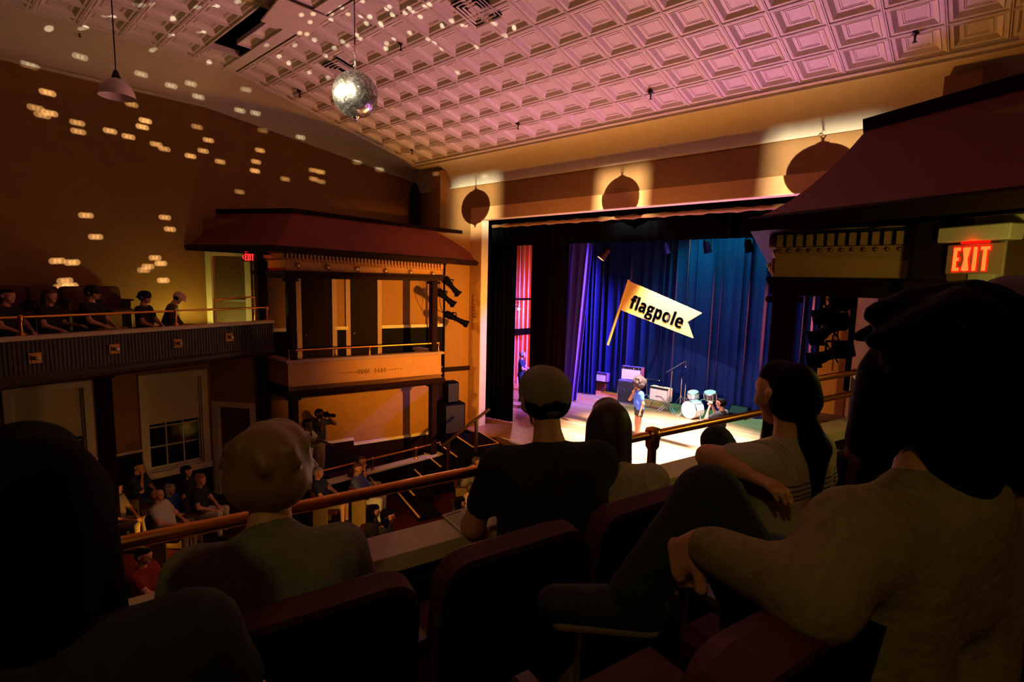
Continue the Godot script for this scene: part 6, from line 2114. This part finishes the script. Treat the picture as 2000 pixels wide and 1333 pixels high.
func light_trees() -> void:
	for s in 2:
		var pole0: Vector3; var pole1: Vector3
		var L := []
		if s == 0:
			var pl := Vector3(-10.9 + 0.75, 0, ZP)
			var g := func(x: float, y: float) -> Vector3: return pp(x, y, pl, 15.0)
			pole0 = g.call(867, 738); pole1 = g.call(868, 516)
			var off := Vector3(0.12, 0, 0.1)
			L = [[g.call(865, 541) + off, g.call(894, 574) + off], [g.call(853, 567) + off, g.call(885, 594) + off], [g.call(868, 611) + off, g.call(910, 632) + off]]
		else:
			var zt := -6.4
			pole0 = pz(1664, 765, zt); pole1 = pz(1672, 560, zt)
			L = [[pz(1652, 583, zt), pz(1602, 620, zt - 0.35)], [pz(1650, 620, zt), pz(1594, 661, zt - 0.35)], [pz(1662, 678, zt), pz(1590, 704, zt - 0.35)]]
		var o := thing("light_tree", ["vertical pipe with three black spotlights beside the left opera box", "vertical pipe with three black spotlights seen through the right opera box"][s], "stage lights", pole0)
		var m := MB.new()
		m.tube([Vector3(pole1.x, pole0.y, pole1.z), pole1], 0.028, 8)
		m.lathe([Vector2(0.05, -0.03), Vector2(0.05, 0.03), Vector2(0.001, 0.03)], 10, Transform3D(Basis(), pole1))
		part(o, "pipe", m, M.black)
		for q in L:
			var c: Vector3 = q[0].lerp(q[1], 0.36)
			profile_light(o, q[0], q[1], 0.085 if s == 0 else 0.08, Vector3(pole1.x, c.y, pole1.z))
		m = MB.new()
		for k in 3:
			var a: Vector3 = L[k][0]; var e: Vector3 = L[(k + 1) % 3][0]
			var pts := []
			for i in 9:
				var t := i / 8.0
				pts.append(a.lerp(Vector3(pole1.x, e.y, pole1.z), t) + Vector3(-0.12 * sin(PI * t), -0.12 * sin(PI * t), 0.05))
			m.tube(pts, 0.008, 5)
		part(o, "cables", m, M.black)
		if s == 0:
			m = MB.new()
			m.beam(pole0 + Vector3(0, 0.05, 0), pole0 + Vector3(-0.5, 0.05, 0.1), 0.05, 0.05)
			part(o, "wall_bracket", m, M.black)
		else:
			m = MB.new()
			m.beam(pole0, Vector3(pole0.x, 3.45, pole0.z), 0.06, 0.06)
			part(o, "foot", m, M.black)
	# loudspeakers left of the stage
	var pl := Vector3(-10.9 + 0.35, 0, ZP)
	var b0 := pp(880, 843, pl, 15.0)
	var o := thing("loudspeaker", "big black bass loudspeaker beside the left proscenium pilaster", "speaker", Vector3(b0.x, 0.0, b0.z))
	var t0 := pp(880, 785, pl, 15.0)
	var b := Basis(Vector3.UP, deg_to_rad(72.0))
	var m := MB.new()
	m.bbox(Vector3(b0.x, (b0.y + t0.y) / 2, b0.z), Vector3(0.62, t0.y - b0.y, 0.6), 0.02, b)
	part(o, "cabinet", m, M.black)
	m = MB.new()
	m.bbox(Vector3(b0.x, (b0.y + t0.y) / 2, b0.z) + b.z * 0.305, Vector3(0.54, (t0.y - b0.y) * 0.9, 0.012), 0.004, b)
	part(o, "grille", m, M.grille_dark)
	m = MB.new()
	m.bbox(Vector3(b0.x, b0.y / 2, b0.z), Vector3(0.66, b0.y, 0.64), 0.01, b)
	part(o, "riser", m, M.black)
	var t1 := pp(881, 745, pl, 15.0)
	o = thing("loudspeaker", "small black loudspeaker standing on the bass loudspeaker", "speaker", Vector3(t0.x, t0.y, t0.z))
	m = MB.new()
	m.bbox(Vector3(t0.x, (t1.y + t0.y) / 2, t0.z), Vector3(0.36, t1.y - t0.y, 0.36), 0.03, b)
	part(o, "cabinet", m, M.black)
	m = MB.new()
	m.bbox(Vector3(t0.x, (t1.y + t0.y) / 2, t0.z) + b.z * 0.183, Vector3(0.3, (t1.y - t0.y) * 0.88, 0.012), 0.004, b)
	part(o, "grille", m, M.grille_dark)

func stairs_and_wall() -> void:
	# steps from the side aisle up to the stage, edges taped yellow
	var e := [[[895, 856], [917, 872], YS], [[865, 874], [889, 894], 0.9], [[835, 892], [860, 916], 0.7], [[801, 911], [842, 930], 0.5], [[772, 930], [852, 958], 0.3], [[779, 967], [865, 991], 0.1]]
	var o := thing("stage_stairs", "dark stage steps with yellow taped edges left of the stage", "stairs", py(840, 960, 0.0))
	var a0 := py(895, 856, YS); var b0 := py(919, 872, YS)
	var edge := (b0 - a0); edge.y = 0
	var d := edge.cross(Vector3.UP).normalized()     # which way is down the flight
	if d.dot(py(801, 911, 0.5) - a0) < 0: d = -d
	var wv := edge.normalized() * 1.15
	for i in 6:
		var y: float = e[i][2]
		var p := py(e[i][0][0], e[i][0][1], y)
		var m := MB.new()
		var p1 := p - wv * 0.25
		var w2 := wv * (1.0 if i < 4 else 1.45)
		var back := -d * (0.75 if i == 0 else 0.5)
		var mid := p1 + w2 * 0.5 + back * 0.5
		m.bbox(Vector3(mid.x, y / 2, mid.z), Vector3(w2.length(), y, back.length()), 0.008, Basis(wv.normalized(), Vector3.UP, wv.normalized().cross(Vector3.UP)))
		var st := part(o, "step", m, M.step_dark)
		m = MB.new()
		m.beam(p1 + Vector3(0, 0.004, 0) - d * 0.02, p1 + w2 + Vector3(0, 0.004, 0) - d * 0.02, 0.04, 0.006)
		part(st, "tape", m, M.yellow_tape)
		if i == 0:
			m = MB.new()
			m.beam(p1 + w2 + Vector3(0, 0.004, 0), p1 + w2 + back + Vector3(0, 0.004, 0), 0.03, 0.006); m.beam(p1 + back + Vector3(0, 0.004, 0), p1 + w2 + back + Vector3(0, 0.004, 0), 0.03, 0.006)
			part(st, "tape", m, M.yellow_tape)
	# handrail of the steps
	var r1 := py(956, 799, YS + 0.95); var r0 := py(862, 873, 1.25)
	var rail := thing("stair_handrail", "dark sloping handrail of the stage steps", "handrail", Vector3(r0.x, 0, r0.z))
	var m := MB.new()
	m.beam(r0, r1, 0.05, 0.06)
	part(rail, "rail", m, M.rail_dark)
	for t in [0.14, 0.72]:
		var p := r0.lerp(r1, t)
		m = MB.new()
		m.beam(p, Vector3(p.x, 0.3 if t < 0.5 else 1.0, p.z), 0.06, 0.06, Vector3.BACK)
		part(rail, "post", m, M.rail_dark)
	# low wall with cap and brass rail beside the side aisle
	var c0 := py(560, 962, 0.75); var c1 := py(860, 884, 0.75)
	var w := structure("trim_low_wall", "low dark wall with a lilac white cap and brass rail beside the side aisle", "low wall", Vector3(c0.x, 0, c0.z))
	m = MB.new()
	m.beam(c0 - Vector3(0, 0.385, 0), c1 - Vector3(0, 0.385, 0), 0.1, 0.71)
	part(w, "panel", m, M.dark_wood)
	m = MB.new()
	m.beam(c0 - Vector3(0, 0.02, 0), c1 - Vector3(0, 0.02, 0), 0.26, 0.04)
	part(w, "cap", m, M.cream)
	var h0 := c0 + Vector3(0, 0.27, 0); var h1 := c1 + Vector3(0, 0.27, 0)
	m = MB.new()
	m.tube([h0, h1], 0.022, 8)
	var hr := part(w, "handrail", m, M.brass)
	for px0 in [722.0, 854.0]:
		var p := py(px0, 915, 0.75)
		var t := clampf((p - c0).dot((c1 - c0).normalized()) / c0.distance_to(c1), 0.0, 1.0)
		p = h0.lerp(h1, t)
		m = MB.new()
		m.lathe([Vector2(0.05, -0.27), Vector2(0.04, -0.24), Vector2(0.017, -0.2), Vector2(0.016, -0.05), Vector2(0.034, -0.03), Vector2(0.034, 0.03), Vector2(0.001, 0.04)], 10, Transform3D(Basis(), p))
		part(hr, "stanchion", m, M.brass)
	# platform of the side aisle
	m = MB.new()
	m.beam(Vector3(c0.x - 0.85, 0.175, c0.z - 0.2), Vector3(c1.x - 0.65, 0.175, c1.z - 0.1), 1.5, 0.35)
	part(structure("floor_side_aisle", "raised dark side aisle floor behind the low wall", "floor", c0), "carpet", m, M.carpet)
	# column under the left balcony
	var cp := pp(200, 745, Vector3(rail_x(-0.3) - 0.45, 0, -0.3), -14.6)
	var cl := structure("trim_column", "square dark wooden column under the left balcony front", "column", Vector3(cp.x, 0, cp.z))
	m = MB.new()
	m.bbox(Vector3(cp.x, 1.75, cp.z), Vector3(0.24, 3.5, 0.24), 0.02)
	part(cl, "shaft", m, M.dark_wood)
	m = MB.new()
	m.bbox(Vector3(cp.x, 3.4, cp.z), Vector3(0.34, 0.1, 0.34), 0.02); m.bbox(Vector3(cp.x, 0.15, cp.z), Vector3(0.32, 0.3, 0.32), 0.02)
	part(cl, "capital_and_base", m, M.dark_wood)

func small_things() -> void:
	# square sockets with bulbs on the dark balcony front
	var po := Vector3(rail_x(-0.3) + 0.235 - 0.025, 0, -0.3)
	var nn := ["first", "second", "third", "fourth"]
	var i := 0
	for q in [[68, 700], [223, 682], [347, 671], [447, 659]]:
		var p := pp(q[0], q[1], po, -14.6)
		var t := deg_to_rad(-14.6)
		var tv := Vector3(sin(t), 0, -cos(t)); var out := tv.cross(Vector3.UP)
		var b := Basis(tv, Vector3.UP, out)
		var o := thing("balcony_lamp", "unlit bulb on a square gold plate, %s from the left on the dark balcony front" % nn[i], "lamp", p, "lamps along the balcony front")
		i += 1
		var m := MB.new()
		m.bbox(p, Vector3(0.17, 0.17, 0.03), 0.008, b); m.bbox(p + out * 0.012, Vector3(0.12, 0.12, 0.03), 0.008, b)
		part(o, "plate", m, M.brass_dull)
		m = MB.new()
		m.lathe([Vector2(0.035, 0), Vector2(0.03, 0.04), Vector2(0.02, 0.045)], 10, Transform3D(Basis(tv, out, tv.cross(out)), p + out * 0.025))
		part(o, "socket", m, M.bronze)
		m = MB.new()
		m.ball(p + out * 0.1, Vector3(0.035, 0.035, 0.05), 10, b)
		part(o, "bulb", m, M.bulb_glass)
	# programmes on the near cap
	var cy := 4.256
	var sh := [[[862, 1007], [960, 975], [1010, 1010], [911, 1050], "printed programme sheet lying on the near balcony cap", 0.0], [[960, 978], [1012, 972], [1030, 1003], [1000, 1012], "second pale paper sheet partly under the printed programme", -0.003]]
	for q in sh:
		var c := []
		for k in 4: c.append(py(q[k][0], q[k][1], cy + q[5]))
		var o := thing("programme", q[4], "paper", (c[0] + c[2]) / 2)
		var rows := []
		for u in 7:
			var row := []
			for v in 7:
				var a: Vector3 = c[0].lerp(c[1], v / 6.0); var d: Vector3 = c[3].lerp(c[2], v / 6.0)
				row.append(a.lerp(d, u / 6.0) + Vector3(0, 0.012 * sin(u / 6.0 * 2.2) * (v / 6.0), 0))
			rows.append(row)
		var m := MB.new()
		m.grid(rows)
		for row in rows:
			for v in 7: row[v] += Vector3(0, 0.0012, 0)
		m.grid(rows, false, true)
		part(o, "sheet", m, M.print if q[5] == 0.0 else M.paper)
	# aisle light on the seat end
	var al := py(318, 1030, 0.45)
	var o := thing("aisle_light", "small glowing aisle lamp on the seat end beside the bald man", "lamp", al)
	var m := MB.new()
	m.bbox(al + Vector3(0, 0.06, 0), Vector3(0.3, 0.03, 0.12), 0.006)
	part(o, "hood", m, M.brass_dull)
	m = MB.new()
	m.bbox(al, Vector3(0.26, 0.09, 0.05), 0.006)
	part(o, "lamp_glass", m, M.aisle_glow)
	omni("aisle_lamp_light", al + Vector3(0.1, -0.05, 0.1), Color(1.0, 0.72, 0.25), 0.25, 0.03)
	var fl := py(705, 1045, 0.35)
	omni("aisle_lamp_light", fl, Color(1.0, 0.75, 0.3), 0.5, 0.03)
	o = thing("aisle_light", "small glowing aisle lamp over the bright patch of stalls floor", "lamp", fl)
	m = MB.new()
	m.bbox(fl + Vector3(0, 0.07, 0), Vector3(0.12, 0.03, 0.12), 0.006)
	part(o, "hood", m, M.brass_dull)
	m = MB.new()
	m.ball(fl, Vector3.ONE * 0.035, 8)
	part(o, "lamp_glass", m, M.aisle_glow)

func beams() -> void:
	# light thrown back by single mirrors of the ball
	var B := px(694, 185, CX)
	var wall := [[93, 181, 1.2], [70, 211, 0.7], [97, 221, 1.1], [83, 225, 0.7], [151, 240, 0.8], [153, 257, 0.8], [215, 256, 1], [251, 267, 1], [257, 204, 0.6], [284, 236, 1.4], [278, 248, 1.3], [305, 282, 0.8], [321, 291, 0.7], [372, 305, 1], [385, 248, 0.5], [397, 295, 0.8], [407, 274, 0.9], [430, 316, 0.7], [498, 334, 1.1], [500, 316, 0.8], [508, 294, 0.8], [557, 350, 0.5], [468, 375, 0.4], [168, 421, 1], [187, 463, 1], [322, 425, 0.9], [332, 448, 0.9], [112, 510, 1.1], [141, 513, 1.2], [303, 504, 1], [314, 515, 1.2], [289, 521, 0.9], [281, 528, 0.7], [319, 548, 1.2], [127, 549, 1], [137, 559, 1.4], [119, 561, 0.8], [626, 336, 0.8], [613, 350, 0.6], [612, 333, 0.6], [627, 355, 0.4]]
	var cove := [[82, 130], [171, 113], [287, 146], [345, 168], [380, 164], [397, 189], [475, 215], [504, 220], [519, 253], [590, 266], [480, 175], [697, 314], [740, 328], [853, 341], [941, 341]]
	var tiles := [[423, 13], [470, 8], [584, 22], [602, 37], [609, 22], [647, 27], [646, 39], [680, 31], [667, 15], [707, 6], [704, 34], [715, 48], [722, 34], [745, 50], [743, 46], [760, 14], [754, 21], [766, 30], [791, 26], [799, 17], [807, 25], [818, 36], [829, 13], [838, 9], [578, 56], [594, 60], [520, 88], [578, 90], [548, 111], [566, 124], [616, 80], [653, 94], [669, 82], [679, 89], [697, 69], [703, 76], [636, 109], [606, 142], [641, 152], [753, 96], [769, 77], [754, 87], [798, 67], [848, 84], [860, 97], [835, 77], [862, 52], [881, 42], [903, 51], [277, 11], [302, 10], [387, 15], [219, 34], [341, 38], [335, 69], [78, 52], [160, 54], [397, 64], [296, 97], [408, 122], [964, 47], [985, 70], [890, 143], [1000, 56], [930, 92]]
	for k in 3:
		for q in [wall, cove, tiles][k]:
			var p: Vector3 = px(q[0], q[1], XL) if k == 0 else (px(q[0], q[1], XL + 0.4) if k == 1 and q[0] < 800 else (pz(q[0], q[1], ZP + 0.3) if k == 1 else pc(q[0], q[1])))
			var d := (p - B).normalized()
			var far := p.distance_to(B)
			var a: Vector3 = B + d * 0.3
			var e: float = (q[2] if k == 0 else (0.8 if k == 1 else 1.0)) * far * far
			var side := d.cross(Vector3.UP).normalized()
			if k < 2:
				for s in [-1.0, 0.0, 1.0]: spot("mirror_beam_light", a, p + side * 0.062 * s, Color(1, 0.92, 0.78), e * (1.5 if k == 0 else 0.55), rad_to_deg(0.043 / far), 0.35, 0.01)
			else:
				spot("mirror_beam_light", a, p, Color(1, 0.94, 0.82), e * 1.1, rad_to_deg(0.05 / far), 0.3, 0.01)

func aisle_boards() -> void:
	# worn boards of the side steps, lit from below the right edge of the view
	var c := py(1972, 1185, 3.55)
	var o := thing("aisle_step", "worn lit wooden step boards at the lower right edge of the view", "step", c)
	for k in 3:
		var m := MB.new()
		m.bbox(c + Vector3(0.09, -0.06 * (k % 2), -0.12 + 0.1 * k), Vector3(0.34, 0.04, 0.09), 0.006, Basis(Vector3.UP, 0.35))
		part(o, "board", m, M["plank_%d" % k])
	omni("step_lamp_light", c + Vector3(0.1, 0.3, 0.1), Color(1.0, 0.85, 0.5), 0.012, 0.02)
